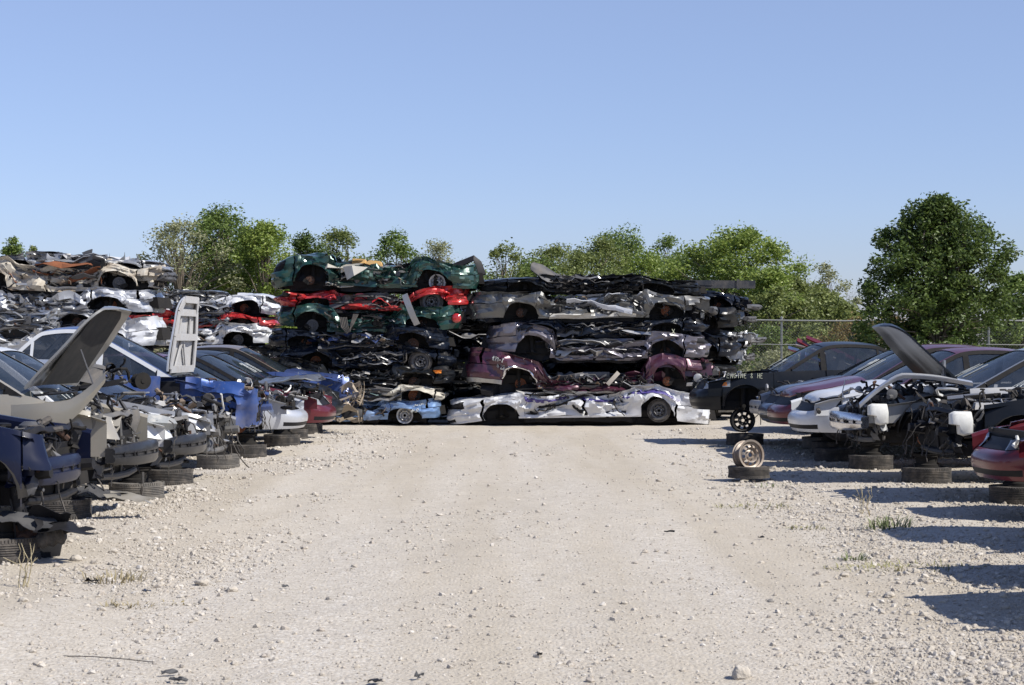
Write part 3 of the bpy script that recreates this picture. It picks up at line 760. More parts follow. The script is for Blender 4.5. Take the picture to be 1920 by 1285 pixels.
def ground_mat():
    m, t, b = newmat('crushed_limestone'); tc = t.nodes.new('ShaderNodeTexCoord'); co = tc.outputs['Object']
    def noi(sc, det=6, ro=.6, mp=None):
        n = N(t, 'ShaderNodeTexNoise', Scale=sc, Detail=float(det), Roughness=ro); t.links.new(mp or co, n.inputs['Vector']); return n.outputs[0]
    mp = t.nodes.new('ShaderNodeMapping'); mp.inputs['Scale'].default_value = (1.5, .10, 1); t.links.new(co, mp.inputs[0])
    big = noi(.5, 6, .6, mp.outputs[0]); mid = noi(4); fine = noi(45, 4); tiny = noi(160, 3)
    c1 = ramp(t, big, [(.38, (.40, .34, .255)), (.6, (.53, .47, .38))]).outputs[0]
    c2 = ramp(t, mid, [(.35, (.40, .35, .27)), (.7, (.535, .48, .39))]).outputs[0]
    c = mixc(t, .38, c1, c2)
    vo = N(t, 'ShaderNodeTexVoronoi', Scale=38.0); t.links.new(co, vo.inputs['Vector'])
    sep = t.nodes.new('ShaderNodeSeparateColor'); t.links.new(vo.outputs['Color'], sep.inputs[0])
    st = ramp(t, sep.outputs[0], [(.0, (.26, .235, .21)), (.2, (.44, .395, .34)), (.7, (.54, .495, .435)), (1.0, (.70, .67, .62))]).outputs[0]
    peb = ramp(t, big, [(.40, .10), (.62, .70)]).outputs[0]
    c = mixc(t, peb, c, st)
    c = mixc(t, .25, c, ramp(t, fine, [(.3, (.33, .295, .25)), (.7, (.62, .58, .51))]).outputs[0])
    # beyond the yard the gravel gives way to dry weedy ground
    sx = t.nodes.new('ShaderNodeSeparateXYZ'); t.links.new(co, sx.inputs[0])
    mr = t.nodes.new('ShaderNodeMapRange'); mr.inputs[1].default_value = 47; mr.inputs[2].default_value = 53; t.links.new(sx.outputs[1], mr.inputs[0])
    gr = ramp(t, mid, [(.3, (.10, .115, .04)), (.7, (.26, .22, .11))]).outputs[0]
    c = mixc(t, mr.outputs[0], c, gr)
    t.links.new(c, b.inputs['Base Color']); b.inputs['Roughness'].default_value = .95; b.inputs['Specular IOR Level'].default_value = .2
    vd = N(t, 'ShaderNodeTexVoronoi', Scale=38.0); vd.feature = 'F1'; t.links.new(co, vd.inputs['Vector'])
    inv = t.nodes.new('ShaderNodeMath'); inv.operation = 'MULTIPLY_ADD'; inv.inputs[1].default_value = -1.2; inv.inputs[2].default_value = 1; t.links.new(vd.outputs[0], inv.inputs[0])
    b1 = N(t, 'ShaderNodeBump', Strength=.55, Distance=.010); t.links.new(inv.outputs[0], b1.inputs['Height'])
    b2 = N(t, 'ShaderNodeBump', Strength=.6, Distance=.009); t.links.new(fine, b2.inputs['Height']); t.links.new(b1.outputs[0], b2.inputs['Normal'])
    b3 = N(t, 'ShaderNodeBump', Strength=.7, Distance=.004); t.links.new(tiny, b3.inputs['Height']); t.links.new(b2.outputs[0], b3.inputs['Normal'])
    t.links.new(b3.outputs[0], b.inputs['Normal']); return m
def stone_mat():
    m, t, b = newmat('loose_limestone'); g = t.nodes.new('ShaderNodeNewGeometry')
    c = ramp(t, g.outputs['Random Per Island'], [(0, (.19, .185, .18)), (.08, (.38, .33, .28)), (.35, (.48, .43, .35)), (.75, (.56, .51, .43)), (1, (.70, .67, .62))]).outputs[0]
    tc = t.nodes.new('ShaderNodeTexCoord'); n = N(t, 'ShaderNodeTexNoise', Scale=60.0, Detail=5.0); t.links.new(tc.outputs['Object'], n.inputs['Vector'])
    c = mixc(t, n.outputs[0], c, (.40, .36, .31)); t.links.new(c, b.inputs['Base Color']); b.inputs['Roughness'].default_value = .95
    bp = N(t, 'ShaderNodeBump', Strength=.6, Distance=.006); t.links.new(n.outputs[0], bp.inputs['Height']); t.links.new(bp.outputs[0], b.inputs['Normal'])
    MATS['stone'] = m; return m
ICO_V = None
def ico():
    g = (1+5**.5)/2; v = np.array([(-1,g,0),(1,g,0),(-1,-g,0),(1,-g,0),(0,-1,g),(0,1,g),(0,-1,-g),(0,1,-g),(g,0,-1),(g,0,1),(-g,0,-1),(-g,0,1)], float)/math.sqrt(1+g*g)
    f = np.array([(0,11,5),(0,5,1),(0,1,7),(0,7,10),(0,10,11),(1,5,9),(5,11,4),(11,10,2),(10,7,6),(7,1,8),(3,9,4),(3,4,2),(3,2,6),(3,6,8),(3,8,9),(4,9,5),(2,4,11),(6,2,10),(8,6,7),(9,8,1)])
    return v, f
def gravel():
    rng = np.random.default_rng(5); V, Fc = ico(); P = []; S = []
    def dens(x, y):
        n = noise.noise(Vector((x*.55, y*.22, 1.3)))*.9+noise.noise(Vector((x*1.7, y*.9, 7)))*.5
        n2 = noise.noise(Vector((x*1.1, y*.13, 4.4)))
        d = .07+.45*max(0, n+.1)*ss(-.1, .35, n2+.15)
        d += 1.9*ss(1.6, 2.8, -x)*ss(12.5, 15, y)*(.6+n)          # loose bank along the left row
        d += 1.2*ss(2.2, 3.4, x)*(.65+n)                        # bank along the right row
        d += .7*ss(1.3, 2.4, x)*ss(14, 10, y)
        return min(1.6, d)
    tries = 0
    while len(P) < 62000 and tries < 700000:
        tries += 1
        y = 8.8/(1-rng.random()*.77); x = rng.uniform(-.32, .32)*y   # denser near the lens where stones read one by one
        if abs(x) > 7.5: continue
        if rng.random()*1.6 > dens(x, y): continue
        s = .004+.006*rng.random()**1.5+(.02*rng.random()**7 if rng.random() < .5 else 0)
        if (x < -1.8 and y > 13) or x > 2.4: s *= 1.12
        s *= 1+.5*ss(14, 30, y)
        P.append((x, y, gz(x, y)+s*.25)); S.append(s)
    P = np.array(P); S = np.array(S); n = len(P)
    sc = S[:, None]*rng.uniform(.65, 1.25, (n, 3)); sc[:, 2] *= .75
    v = V[None]*(1+rng.uniform(-.28, .28, (n, 12, 1)))
    v = v*sc[:, None, :]; a = rng.uniform(0, 6.28, n); c, s_ = np.cos(a), np.sin(a)
    x = v[:, :, 0]*c[:, None]-v[:, :, 1]*s_[:, None]; y = v[:, :, 0]*s_[:, None]+v[:, :, 1]*c[:, None]
    v = np.stack([x, y, v[:, :, 2]], -1)+P[:, None, :]
    f = (Fc[None]+12*np.arange(n)[:, None, None]).reshape(-1, 3)
    me = npmesh('gravel', v.reshape(-1, 3), f); me.materials.append(stone_mat())
    o = bpy.data.objects.new('gravel', me); COL.objects.link(o); o['kind'] = 'stuff'; tag(o, 'loose pale limestone gravel scattered over the aisle', 'gravel')
def rock(px, py, size, label, sq=.8, seed=1, group=None, mat=None):
    x, y = gpt(px, py); mb = MB(); rn = random.Random(seed); V, Fc = ico()
    vs = [Vector(p) for p in V]; fs = [tuple(f) for f in Fc]
    for _ in range(2):
        nv = list(vs); mid = {}; nf = []
        def m(a, b):
            k = (min(a, b), max(a, b))
            if k not in mid: mid[k] = len(nv); nv.append(((vs[a]+vs[b])/2).normalized())
            return mid[k]
        for a, b, c in fs:
            d, e, f = m(a, b), m(b, c), m(c, a); nf += [(a, d, f), (d, b, e), (f, e, c), (d, e, f)]
        vs, fs = nv, nf
    out = []
    for v in vs:
        k = 1+.28*noise.noise(v*1.1+Vector((seed*3.1, 0, 0)))+.16*(noise.turbulence(v*2.0+Vector((seed, 0, 0)), 3, True)-.5)
        q = v*k*size; q.z *= sq; q.z = max(q.z, -size*.55*sq); out.append(q)
    mb.add(out, fs)
    o = link('rock', mb, mat or MATS['stone_rock'], smooth=28); o.location = (x, y, gz(x, y)+size*.5*sq); tag(o, label, 'rock', group)
def tuft(px, py, label, n=60, h=.12, r=.12, col=(.22, .22, .08), seed=1, flat=1, xs=1, name='weed_tuft'):
    x, y = gpt(px, py); rn = random.Random(seed); mb = MB()
    for _ in range(n):
        a = rn.uniform(0, 6.28); rr = r*math.sqrt(rn.random()); b = Vector((rr*math.cos(a)*xs, rr*math.sin(a), 0)); b.z = gz(x+b.x, y+b.y)-.01
        L = h*rn.uniform(.4, 1.1); d = Vector((math.cos(a)*rn.uniform(.2, 1)+rn.gauss(0, .3), math.sin(a)*rn.uniform(.2, 1)+rn.gauss(0, .3), 1.1*flat)).normalized()
        w_ = .0035+.002*rn.random(); sdv = Vector((-d.y, d.x, 0)).normalized()*w_; p1 = b+d*L*.5; p2 = p1+(d+Vector((d.x, d.y, -.5))).normalized()*L*.5
        mb.add([b-sdv, b+sdv, p1+sdv, p1-sdv, p2], [(0, 1, 2, 3), (3, 2, 4)])
    mt = surf('weed_%d' % int(col[0]*100+col[1]*1000), col, .8, dirt=.3, var=.3)
    o = link(name, mb, mt, smooth=0); o.location = (x, y, 0); tag(o, label, 'weed', 'weeds growing through the gravel')

# ================================================================== TREES
def leaf_mat(name, a, b_, c_):
    m, t, b = newmat(name); g = t.nodes.new('ShaderNodeNewGeometry')
    c = ramp(t, g.outputs['Random Per Island'], [(0, a), (.5, b_), (1, c_)]).outputs[0]
    t.links.new(c, b.inputs['Base Color']); b.inputs['Roughness'].default_value = .45; b.inputs['Specular IOR Level'].default_value = .4
    tr = t.nodes.new('ShaderNodeBsdfTranslucent'); t.links.new(c, tr.inputs[0])
    mx = t.nodes.new('ShaderNodeMixShader'); mx.inputs[0].default_value = .35
    t.links.new(b.outputs[0], mx.inputs[1]); t.links.new(tr.outputs[0], mx.inputs[2])
    t.links.new(mx.outputs[0], t.nodes['Material Output'].inputs[0]); MATS[name] = m; return m
def tree(px, top, wpx, d, kind, label, seed=0, nclump=90, nleaf=70, leaf=.10, low=.12, open_=0.0, pk=.56, wk=1.42, cat='tree', name='tree', group='trees growing behind the crushed cars'):
    """trunk and limbs reach every clump; crown = leaves gathered in clumps with gaps between them"""
    rng = np.random.default_rng(seed+100); rn = random.Random(seed); s = F/d
    cx = (px-960)/s; H = CH+(641-top)/s; W = wpx/s; root = thing(name, label, cat, (cx, d, 0), 0, group)
    zlo = H*low; C = []; W *= wk
    ph = rn.uniform(0, 6)
    while len(C) < nclump:
        z = rn.random()**.85; a = rn.uniform(0, 6.283)
        prof = (1-((pk-z)/pk)**3*.6 if z < pk else 1-((z-pk)/(1-pk))**2.9*.92)
        q = 1+.22*math.sin(a*2+ph+z*4)+.42*noise.noise(Vector((math.cos(a)*1.3, math.sin(a)*1.3, z*3+seed*2.7)))
        r = max(.05, prof)*min(1.25, q)*(rn.random()**.45)
        x_ = r*math.cos(a); zt = zlo+(H*.97-zlo)*z
        C.append(Vector((x_*W*.44, r*math.sin(a)*W*.38, zt)))
    wood = MB(); tr = .03*H*.55
    th = H*.35; wood.tube([(0, 0, -.2), (.03*H, 0, th*.5), (-.01*H, .02*H, th), (.02*H, 0, H*.62), (0, 0, H*.85)], [tr*1.4, tr, tr*.8, tr*.45, tr*.12], 8)
    for k, c in enumerate(C):
        if k % 2 and not open_: continue
        z0 = min(c.z*.62, H*.6); a = Vector((0, 0, z0)); m = a.lerp(c, .5)+Vector((rn.gauss(0, .05*W), rn.gauss(0, .05*W), .06*H)); wood.tube([a, m, c], [tr*.34, tr*.2, tr*.06], 5)
    link('trunk', wood, surf('bark', (.13, .105, .08), .9, dirt=.3, var=.3), root)
    rad = max(.35, min(.9, (W*W*(H-zlo)*.55/nclump)**(1/3)*.62))*(.8 if open_ else 1); cl = np.array([tuple(c) for c in C]); n = nclump*nleaf
    cr = rng.uniform(.55, 1.35, nclump)*rad
    off = rng.normal(0, 1, (nclump, nleaf, 3)); ln = np.linalg.norm(off, axis=2, keepdims=True); off = off/ln*(rng.random((nclump, nleaf, 1))**.45)*cr[:, None, None]; off[:, :, 2] *= .7
    P = (cl[:, None, :]+off).reshape(-1, 3)
    P[:, 2] = np.maximum(P[:, 2], .05)
    P += np.array([0, 0, 1])*(rng.random((n, 1))**5)*rad*.45                     # shoots that break the outline
    D = rng.normal(0, 1, (n, 3)); D[:, 2] = D[:, 2]*.5-.25; D /= np.linalg.norm(D, axis=1, keepdims=True)
    U = rng.normal(0, 1, (n, 3)); U[:, 2] += .6; U = np.cross(D, U); U /= np.linalg.norm(U, axis=1, keepdims=True)+1e-9
    L = (leaf*rng.uniform(.6, 1.3, n))[:, None]; K = np.cross(D, U)
    v = np.stack([P-D*L*.5, P+U*L*.26+K*L*.06, P+D*L*.55, P-U*L*.26+K*L*.06], 1).reshape(-1, 3)
    f = np.arange(n*4).reshape(-1, 4); me = npmesh('crown', v, f); me.materials.append(MATS[kind])
    o = bpy.data.objects.new('crown', me); COL.objects.link(o); o.parent = root
def bare_bush(px, top, wpx, d, label, seed=0):
    s = F/d; cx = (px-960)/s; H = CH+(641-top)/s; W = wpx/s; rn = random.Random(seed); mb = MB()
    def br(p, dr, L, r, k):
        q = p+dr*L*.5+Vector((rn.gauss(0, .05), rn.gauss(0, .05), 0)); e = q+(dr+Vector((rn.gauss(0, .2), rn.gauss(0, .2), .1))).normalized()*L*.5
        mb.tube([p, q, e], [r, r*.8, r*.55], 4)
        if k:
            for _ in range(3): br(q.lerp(e, rn.random()), (dr+Vector((rn.gauss(0, .45), rn.gauss(0, .45), .15))).normalized(), L*.62, r*.55, k-1)
    for _ in range(7): br(Vector((rn.uniform(-W/2, W/2), rn.uniform(-.4, .4), 0)), Vector((rn.gauss(0, .15), rn.gauss(0, .1), 1)).normalized(), H*.5, .022, 3)
    o = link('bare_shrub', mb, surf('grey_twigs', (.22, .19, .16), .9, dirt=.2)); o.location = (cx, d, 0); tag(o, label, 'shrub')

# ================================================================== CRUSHED CARS
def crush_fn(p, h, seed, mid=.62, amp=1.0, xa=1, xr=-1):
    bend = (((seed*53) % 11)-6)*.004; off = Vector((seed*7.31, seed*3.7, seed*1.9)); belt = p['belt']
    def fn(v):
        e = max(ss(.62, .40, abs(v.x-xa)) if v.x < xa else 1, ss(.62, .40, abs(v.x-xr)) if v.x > xr else 1)
        k = lerp(mid, 1, e)*(1+.34*noise.noise(Vector((v.x*.95, seed*1.7, 0)))); t = v.z/belt; wav = .075*noise.noise(Vector((v.x*.7+seed, 5, seed*.3)))+bend*(v.x*v.x-1.2)
        z = h*t*k if v.z <= belt else h*k+(v.z-belt)*.10+h*.03
        lowk = ss(.25, .5, v.z)
        q = Vector((v.x*1.5, v.y*1.5, v.z*2.4))+off
        t3 = noise.turbulence_vector(q, 4, True, noise_basis='PERLIN_ORIGINAL'); n2 = noise.noise_vector(q*3.1)
        a = amp*lerp(.36, .20, e)*lerp(.25, 1, lowk)
        fold = abs(math.sin(v.x*7+3*noise.noise(q*.8)+v.z*5))-.6
        y = v.y*(1.04 if v.z < belt else 1.12)
        sg = 1 if v.y > 0 else -1
        return Vector((v.x+a*.6*(t3.x-.3)+.02*n2.x, y+sg*(a*(t3.y-.35)*1.2-(1-e)*lowk*.07+(1-e)*.05*fold*lowk)+.015*n2.y, max(.0, z+wav+a*.30*(t3.z-.3)*min(1, h*1.3)+.012*n2.z)))
    return fn
def crushed(name, label, col, xl, xr, z0, h, ynear, front='right', seed=0, group=None, mid=.62, amp=1.0, W=1.8, wheels='dd', lamps=False, tails=False, strips=(30,), sm=None,
            noskirt=False, bumper=True, roof=True, hood=True, trunk=True, doors=True, junkn=70, lost_front=0, text=None, extra=None, roofmat=None, foam=0, tilt=0, fenders=(1, 1), yaw=0, **k):
    L = xr-xl; rz = (0 if front == 'right' else math.pi)+yaw; near = -1 if front == 'right' else 1
    h = h*1.12; root = thing(name, label, 'crushed car', ((xl+xr)/2, ynear+W/2, z0), rz, group)
    tilt = tilt or (((seed*37) % 7)-3)*.38*(z0 > .2)
    if tilt: root.rotation_euler = (0, R(tilt)*(-near), rz)
    pp = dict(L=L, W=W, wb=L*.585, fo=L*.205, wsb=.2*L, wst=.05*L, rwt=-.2*L, rwb=-.34*L, near=near, fin=.07, nose=.80, nf=5.5, nr=6, tail=.95); pp.update(k)
    c = Car(root, col, seed=seed, **pp); c.fn = crush_fn(c.p, h, seed, mid, amp, c.xa, c.xr); rn = random.Random(seed)
    c.sides(doors=doors, tails=tails, rearb=bumper, fenders=fenders)
    c.chassis()
    if not lost_front: c.full_front(bumper=bumper, lamps=lamps)
    else: c.engine(60, .85, seed); c.stripped_front(STL, seed, n=60)
    if hood: c.hoodlike('hood', c.p['wsb']+.12, True)
    if trunk: c.hoodlike('trunk_lid', c.p['rwb']-.05, False)
    if roof: c.greenhouse(False, False, False, roofmat=roofmat)
    fill = MB(); rows = []
    for i in range(25):                         # dark block added inside the body so no light passes through
        x = -L/2+.35+(L-.8)*i/24; e = 1 if abs(x-c.xa) < .5 or abs(x-c.xr) < .5 else 0
        hw = W/2-(.34 if e else .13); zt = h*(.80 if e else .80*mid); r = []
        for a, b in ((-1, .14), (-1.02, .5), (-.95, .85), (-.6, 1), (0, 1.0), (.6, 1), (.95, .85), (1.02, .5), (1, .14), (0, .1), (-1, .14)):
            r.append(Vector((x+rn.uniform(-.03, .03), hw*a+rn.uniform(-.03, .03), zt*b+rn.uniform(-.03, .03))))
        r[-1] = r[0]; rows.append(r)
    fill.grid(rows); c.part('dark_filler', fill, BLK, rigid=True, smooth=0)
    fl = MB(); mats = [0, 0, 1, 2, 2, 3, 4, 4]
    y1 = W/2+.03; xm0, xm1 = c.xr+.35, c.xa-.30
    yy = (near*y1, near*(y1-.25)); y0_, y1_ = min(yy), max(yy)
    ribbons(fl, rn, xm0, xm1, y0_, y1_, h*.30, h*mid*1.12, strips[0], mats, wid=(.04, .16))
    ribbons(fl, rn, xm0-.3, xm1+.3, -W/2+.1, W/2-.1, h*mid*1.0, h*mid*1.12, 10, mats, wid=(.06, .25))
    c.part('torn_trim', fl, [c.col, BLK, STL, ALU, sm or BLK], rigid=True, smooth=25)
    jm = MB(); jx = [(xm0, xm1, .40*h, h*mid*.98)]
    junk(jm, rn, xm0, xm1, y0_, y1_, .30*h, h*mid, junkn, .10, [36, 18, 10, 8, 4, 16, 3, 5]); c.part('interior_scrap', jm, JUNK, rigid=True, smooth=25)
    for j, (ax, q) in enumerate(((c.xa, wheels[0]), (c.xr, wheels[1]))):
        if q == '-': continue
        for sg in (-1, 1):
            if q == 'd': o = c.part('brake_disc', disc_mb([.10, .12, .13, .11][(seed+j) % 4], (0, 0, 0), sg), [[RST, DRKR, STL, DRKR, RST][(seed*2+j) % 5], STL, DRK], rigid=True)
            elif q == 'w':
                o = c.part('wheel', tyre_mb(.25, .16, .17), RUB, rigid=True); c.part('rim', rim_mb(.17, .14, 8, side=sg), [STL, ALU], o, rigid=True)
            else: o = c.part('rim', rim_mb(.165, .14, 8, side=sg), [ALU if q == 'a' else RST, STL], rigid=True)
            o.location = (ax+rn.uniform(-.05, .05), sg*(W/2-[.10, .2, .14, .26][(seed*3+j) % 4]), max(.15, .30*h+.04)+rn.uniform(-.03, .05)); o.rotation_euler = (rn.uniform(-.15, .15), rn.uniform(0, 1), rn.uniform(-.2, .2))
    if text:
        for (word, x, z, hh, m_) in text:
            mir = 1 if near < 0 else -1
            o = strokes(word, x, z, hh, lambda u, v: (u, near*(c.yside(u, v)+.004), v), .008, .1, .85, seed, mir)
            c.part('painted_marking', o, m_)
    if extra: extra(c, rn)
    return c

# ================================================================== BUILD: ground and planting
ground()
stone_mat()
MATS['stone_rock'] = surf('limestone_rock', (.50, .46, .40), .95, dirt=.5, dirtc=(.34, .28, .2), bump=.01, var=.2)
leaf_mat('leaf_dark', (.040, .068, .014), (.080, .125, .026), (.17, .23, .06))
leaf_mat('leaf_mid', (.080, .125, .026), (.150, .220, .048), (.27, .34, .10))
leaf_mat('leaf_bright', (.12, .18, .030), (.215, .29, .055), (.36, .42, .11))
leaf_mat('leaf_olive', (.105, .13, .035), (.185, .225, .062), (.31, .345, .12))
leaf_mat('leaf_pale', (.20, .21, .10), (.31, .325, .17), (.45, .45, .28))
leaf_mat('leaf_brown', (.16, .095, .03), (.25, .18, .06), (.33, .28, .11))
T = [ # px, top, width, d, kind, label, clumps, leaves, openness
 (22, 440, 40, 88, 'leaf_mid', 'small rounded tree standing alone at the far left edge above the crushed cars', 26, 90, 0),
 (62, 456, 26, 88, 'leaf_olive', 'narrow olive treelet beside the small rounded tree at the far left', 14, 90, 0),
 (338, 405, 140, 72, 'leaf_pale', 'thin airy tree with bare grey limbs showing, leftmost of the group behind the white hood', 80, 40, 1),
 (418, 386, 132, 74, 'leaf_mid', 'tallest leafy tree left of the green crushed car', 105, 90, 0),
 (495, 411, 100, 72, 'leaf_bright', 'yellow-green tree directly behind the left end of the green crushed car', 90, 80, 0),
 (572, 438, 80, 80, 'leaf_dark', 'low dark green tree behind the nose of the green crushed car', 50, 80, 0),
 (632, 426, 96, 82, 'leaf_olive', 'olive tree with thinning top behind the roof of the green crushed car', 60, 70, 1),
 (742, 431, 92, 78, 'leaf_mid', 'fresh green tree above the middle of the green crushed car', 64, 80, 0),
 (818, 447, 92, 90, 'leaf_pale', 'pale greyish thin tree above the rear of the green crushed car', 55, 50, 1),
 (946, 452, 74, 74, 'leaf_olive', 'sparse yellowing tree showing in the gap between the two stacks', 46, 45, 1),
 (1036, 458, 126, 80, 'leaf_olive', 'wide olive bushy tree behind the sticking-up black plastic piece', 80, 80, 0),
 (1124, 446, 110, 82, 'leaf_olive', 'domed olive tree right of the sticking-up black plastic piece', 70, 80, 0),
 (1172, 421, 112, 86, 'leaf_mid', 'tall green tree rising over the middle of the right-hand stack', 80, 80, 0),
 (1254, 442, 98, 88, 'leaf_mid', 'loose blue-green tree left of the bright tree over the stack end', 60, 60, 1),
 (1322, 470, 70, 70, 'leaf_olive', 'low olive bush above the black crushed car at the stack end', 40, 70, 0),
 (1378, 424, 160, 68, 'leaf_bright', 'large bright green tree over the right end of the crushed car stacks', 150, 95, 0),
 (1440, 500, 120, 64, 'leaf_bright', 'lower bright bushy tree sloping down beside the right end of the stacks', 90, 90, 0),
 (1500, 520, 110, 66, 'leaf_olive', 'olive brown scrub tree behind the chain link fence', 70, 80, 0),
 (1549, 490, 62, 80, 'leaf_pale', 'small pale round-topped tree between the bright tree and the big dark tree', 34, 55, 1),
 (1572, 566, 110, 62, 'leaf_olive', 'yellow-olive bush behind the fence next to the big dark tree', 60, 80, 0),
 (1606, 556, 60, 70, 'leaf_pale', 'thin pale shrub touching the left side of the big dark tree', 22, 60, 1),
 (1910, 512, 130, 56, 'leaf_mid', 'lower green tree at the right edge of the picture', 90, 80, 0),
 (560, 492, 150, 86, 'leaf_mid', 'low green thicket tree between the tall left group and the dark low tree', 60, 80, 0), (690, 478, 150, 88, 'leaf_olive', 'low olive tree peeping over the roof of the top green crushed car', 60, 80, 0),
 (880, 492, 110, 86, 'leaf_mid', 'low green tree behind the black bent strip', 45, 80, 0), (1000, 488, 120, 78, 'leaf_mid', 'low green tree left of the wide olive one', 55, 80, 0),
 (1085, 470, 120, 76, 'leaf_olive', 'olive tree squeezed between the wide olive tree and the domed one', 60, 80, 0), (1215, 478, 130, 80, 'leaf_bright', 'low bright tree below the tall green one over the right-middle stack', 60, 80, 0),
 (1300, 462, 110, 78, 'leaf_mid', 'green tree touching the left flank of the large bright green tree', 60, 80, 0), (455, 440, 150, 78, 'leaf_mid', 'green tree filling the gap between the tallest and the yellow-green left trees', 70, 80, 0),
 (385, 470, 130, 76, 'leaf_olive', 'low olive tree behind the thin airy tree at left', 60, 80, 0), (1455, 540, 120, 62, 'leaf_olive', 'olive scrub leaning on the lower bright bushy tree', 60, 80, 0), (1530, 548, 120, 64, 'leaf_olive', 'yellow scrub tree below the small pale round-topped tree', 60, 80, 0)]
for i, (px, top, wp, d, kd, lb, nc, nl, op) in enumerate(T):
    tree(px, top, wp, d, kd, lb, i, int(nc*1.35), int(nl*1.9), .125, open_=op, low=.06, wk=1.75 if wp > 45 else 1.3)
tree(1757, 366, 262, 47, 'leaf_dark', 'big dark green tree standing alone behind the right-hand row of cars', 77, 470, 140, .105, low=.05, group=None, pk=.38, wk=1.2)
for i, (px, top, wp, d, kd, lb) in enumerate([
 (1445, 612, 120, 60, 'leaf_mid', 'green bush low behind the fence, nearest the stack end'), (1530, 606, 90, 59, 'leaf_olive', 'olive bush behind the fence post'),
 (1590, 598, 80, 58, 'leaf_brown', 'rusty brown bush behind the fence left of the big dark tree'), (1668, 590, 120, 57, 'leaf_brown', 'brownish bush under the left side of the big dark tree'),
 (1850, 600, 160, 57, 'leaf_olive', 'olive bush under the right side of the big dark tree'), (1470, 660, 150, 57, 'leaf_pale', 'dry straw-coloured weeds standing behind the fence at the stack end')]):
    tree(px, top, wp, d, kd, lb, 40+i, 60, 70, .11, low=.02, pk=.5, cat='bush', name='bush', group='bushes behind the chain link fence')
bare_bush(1486, 470, 30, 70, 'bare twiggy shrub sticking up right of the bright tree', 1)
bare_bush(1583, 520, 60, 74, 'bare grey shrub between the pale round tree and the big dark tree', 2)
bare_bush(1520, 500, 30, 78, 'thin leafless stems just left of the pale round-topped tree', 3)

# ------------------------------------------------------------------ fence
def fence():
    root = thing('chain_link_fence', 'galvanised chain link fence with top rail behind the right-hand cars', 'fence', (4.5, 54, 0))
    W, H = 22, 2.42; m = surf('galvanised_wire', (.27, .28, .28), .5, .6, dirt=.2); r = MB()
    for z in (H, 1.72, .06): 
        q = MB(); q.tube([(x, 0, z+.02*math.sin(x)) for x in np.linspace(0, W, 14)], .024 if z == H else .014, 6); link('rail', q, m, root)
    for x in np.arange(0.3, W, 3.0):
        q = MB(); q.tube([(x, .03, 0), (x, .03, H+.06)], .035, 8); q.lathe([(.045, -.02), (.045, .03), (0, .06)], (x, .03, H+.06), 'z', 8); link('post', q, m, root)
    mesh = MB(); st = .085
    n = int((W+H)/st)
    for k in range(n):
        for sg in (1, -1):
            x0 = k*st-(H if sg > 0 else 0); a = (x0, 0, 0); b = (x0+H, 0, H)
            if sg < 0: a = (x0, 0, H); b = (x0+H, 0, 0)
            # clip to the run
            (xa, _, za), (xb, _, zb) = a, b
            if xb < 0 or xa > W: continue
            if xa < 0: za += (0-xa)*(zb-za)/(xb-xa); xa = 0
            if xb > W: zb -= (xb-W)*(zb-za)/(xb-xa); xb = W
            mesh.tube([(xa, sg*.003, za), (xb, sg*.003, zb)], .0028, 3, cap=False)
    link('wire_mesh', mesh, m, root, smooth=0)
fence()

# ================================================================== BUILD: left and right rows
def seat_car(name, label, side, nosex, dnear, col, yaw=9, lift=.2, pitch=0, group=None, seed=0, **k):
    """nose = X of the front end, dnear = distance of the flank facing the camera"""
    L = k.get('L', DEF['L']); W = k.get('W', DEF['W']); a = R(yaw)
    d = Vector((math.cos(a), -math.sin(a), 0)) if side == 'L' else Vector((-math.cos(a), -math.sin(a), 0))
    c = Vector((nosex, dnear+W/2*math.cos(a), lift))-d*(L/2-.05)
    root = thing(name, label, 'car', c, math.atan2(d.y, d.x), group)
    root.rotation_euler = (0, R(pitch), math.atan2(d.y, d.x))
    k['near'] = -1 if side == 'L' else 1
    return Car(root, col, seed=seed, **k)
def under_tyres(c, label, which=(1, 1), mat=None, r=.31, dx=0):
    M = Matrix.Translation(c.root.location) @ c.root.rotation_euler.to_matrix().to_4x4(); nr = c.p['near']; rn = random.Random(int(c.root.location.y*10))
    for q, ax, w_ in ((which[0], c.xa, 'front'), (which[1], c.xr, 'rear')):
        if not q: continue
        if nr < 0 and w_ == 'front': ax += .12 if mat is None else .30
        p = M @ Vector((ax+dx+rn.uniform(-.08, .08), nr*(c.p['W']/2-.30), 0))
        if q == 1 or q is True:
            st_ = link('wheel', rim_mb(.17, .17, 8, 'z', (0, 0, 0), 1, 32), [DRK, STL]); st_.location = (p.x, p.y, gz(p.x, p.y)+.28); st_.rotation_euler = (0, 0, rn.uniform(0, 3))
            tag(st_, (label % w_).replace('tyre lying flat', 'steel wheel stacked').replace('dark ', '').replace('dusty brown worn ', '').replace('pale dusty ', ''), 'wheel', 'steel wheels stacked as stands under the cars')
        loose_tyre(0, 0, label % w_, r, .19, mat if w_ == 'front' else RUB, (0, 0, rn.uniform(0, 3)), xy=(p.x, p.y), dz=gz(p.x, p.y))
BEAM = surf('dark_steel_beam', (.016, .017, .02), .30, 0, .2, dirt=.25, dirtc=(.10, .09, .08), spec=.3); BEAMN = surf('navy_steel_beam', (.009, .013, .035), .35, 0, .12, dirt=.2, dirtc=(.05, .05, .06), spec=.2)
GL, GR = 'stripped cars parked along the left side of the aisle', 'stripped cars parked along the right side of the aisle'
navy = paint('navy', (.006, .009, .027), .03); beige = paint('champagne', (.30, .28, .235), .45, .1); white = paint('white', (.66, .67, .68), .22, 0)
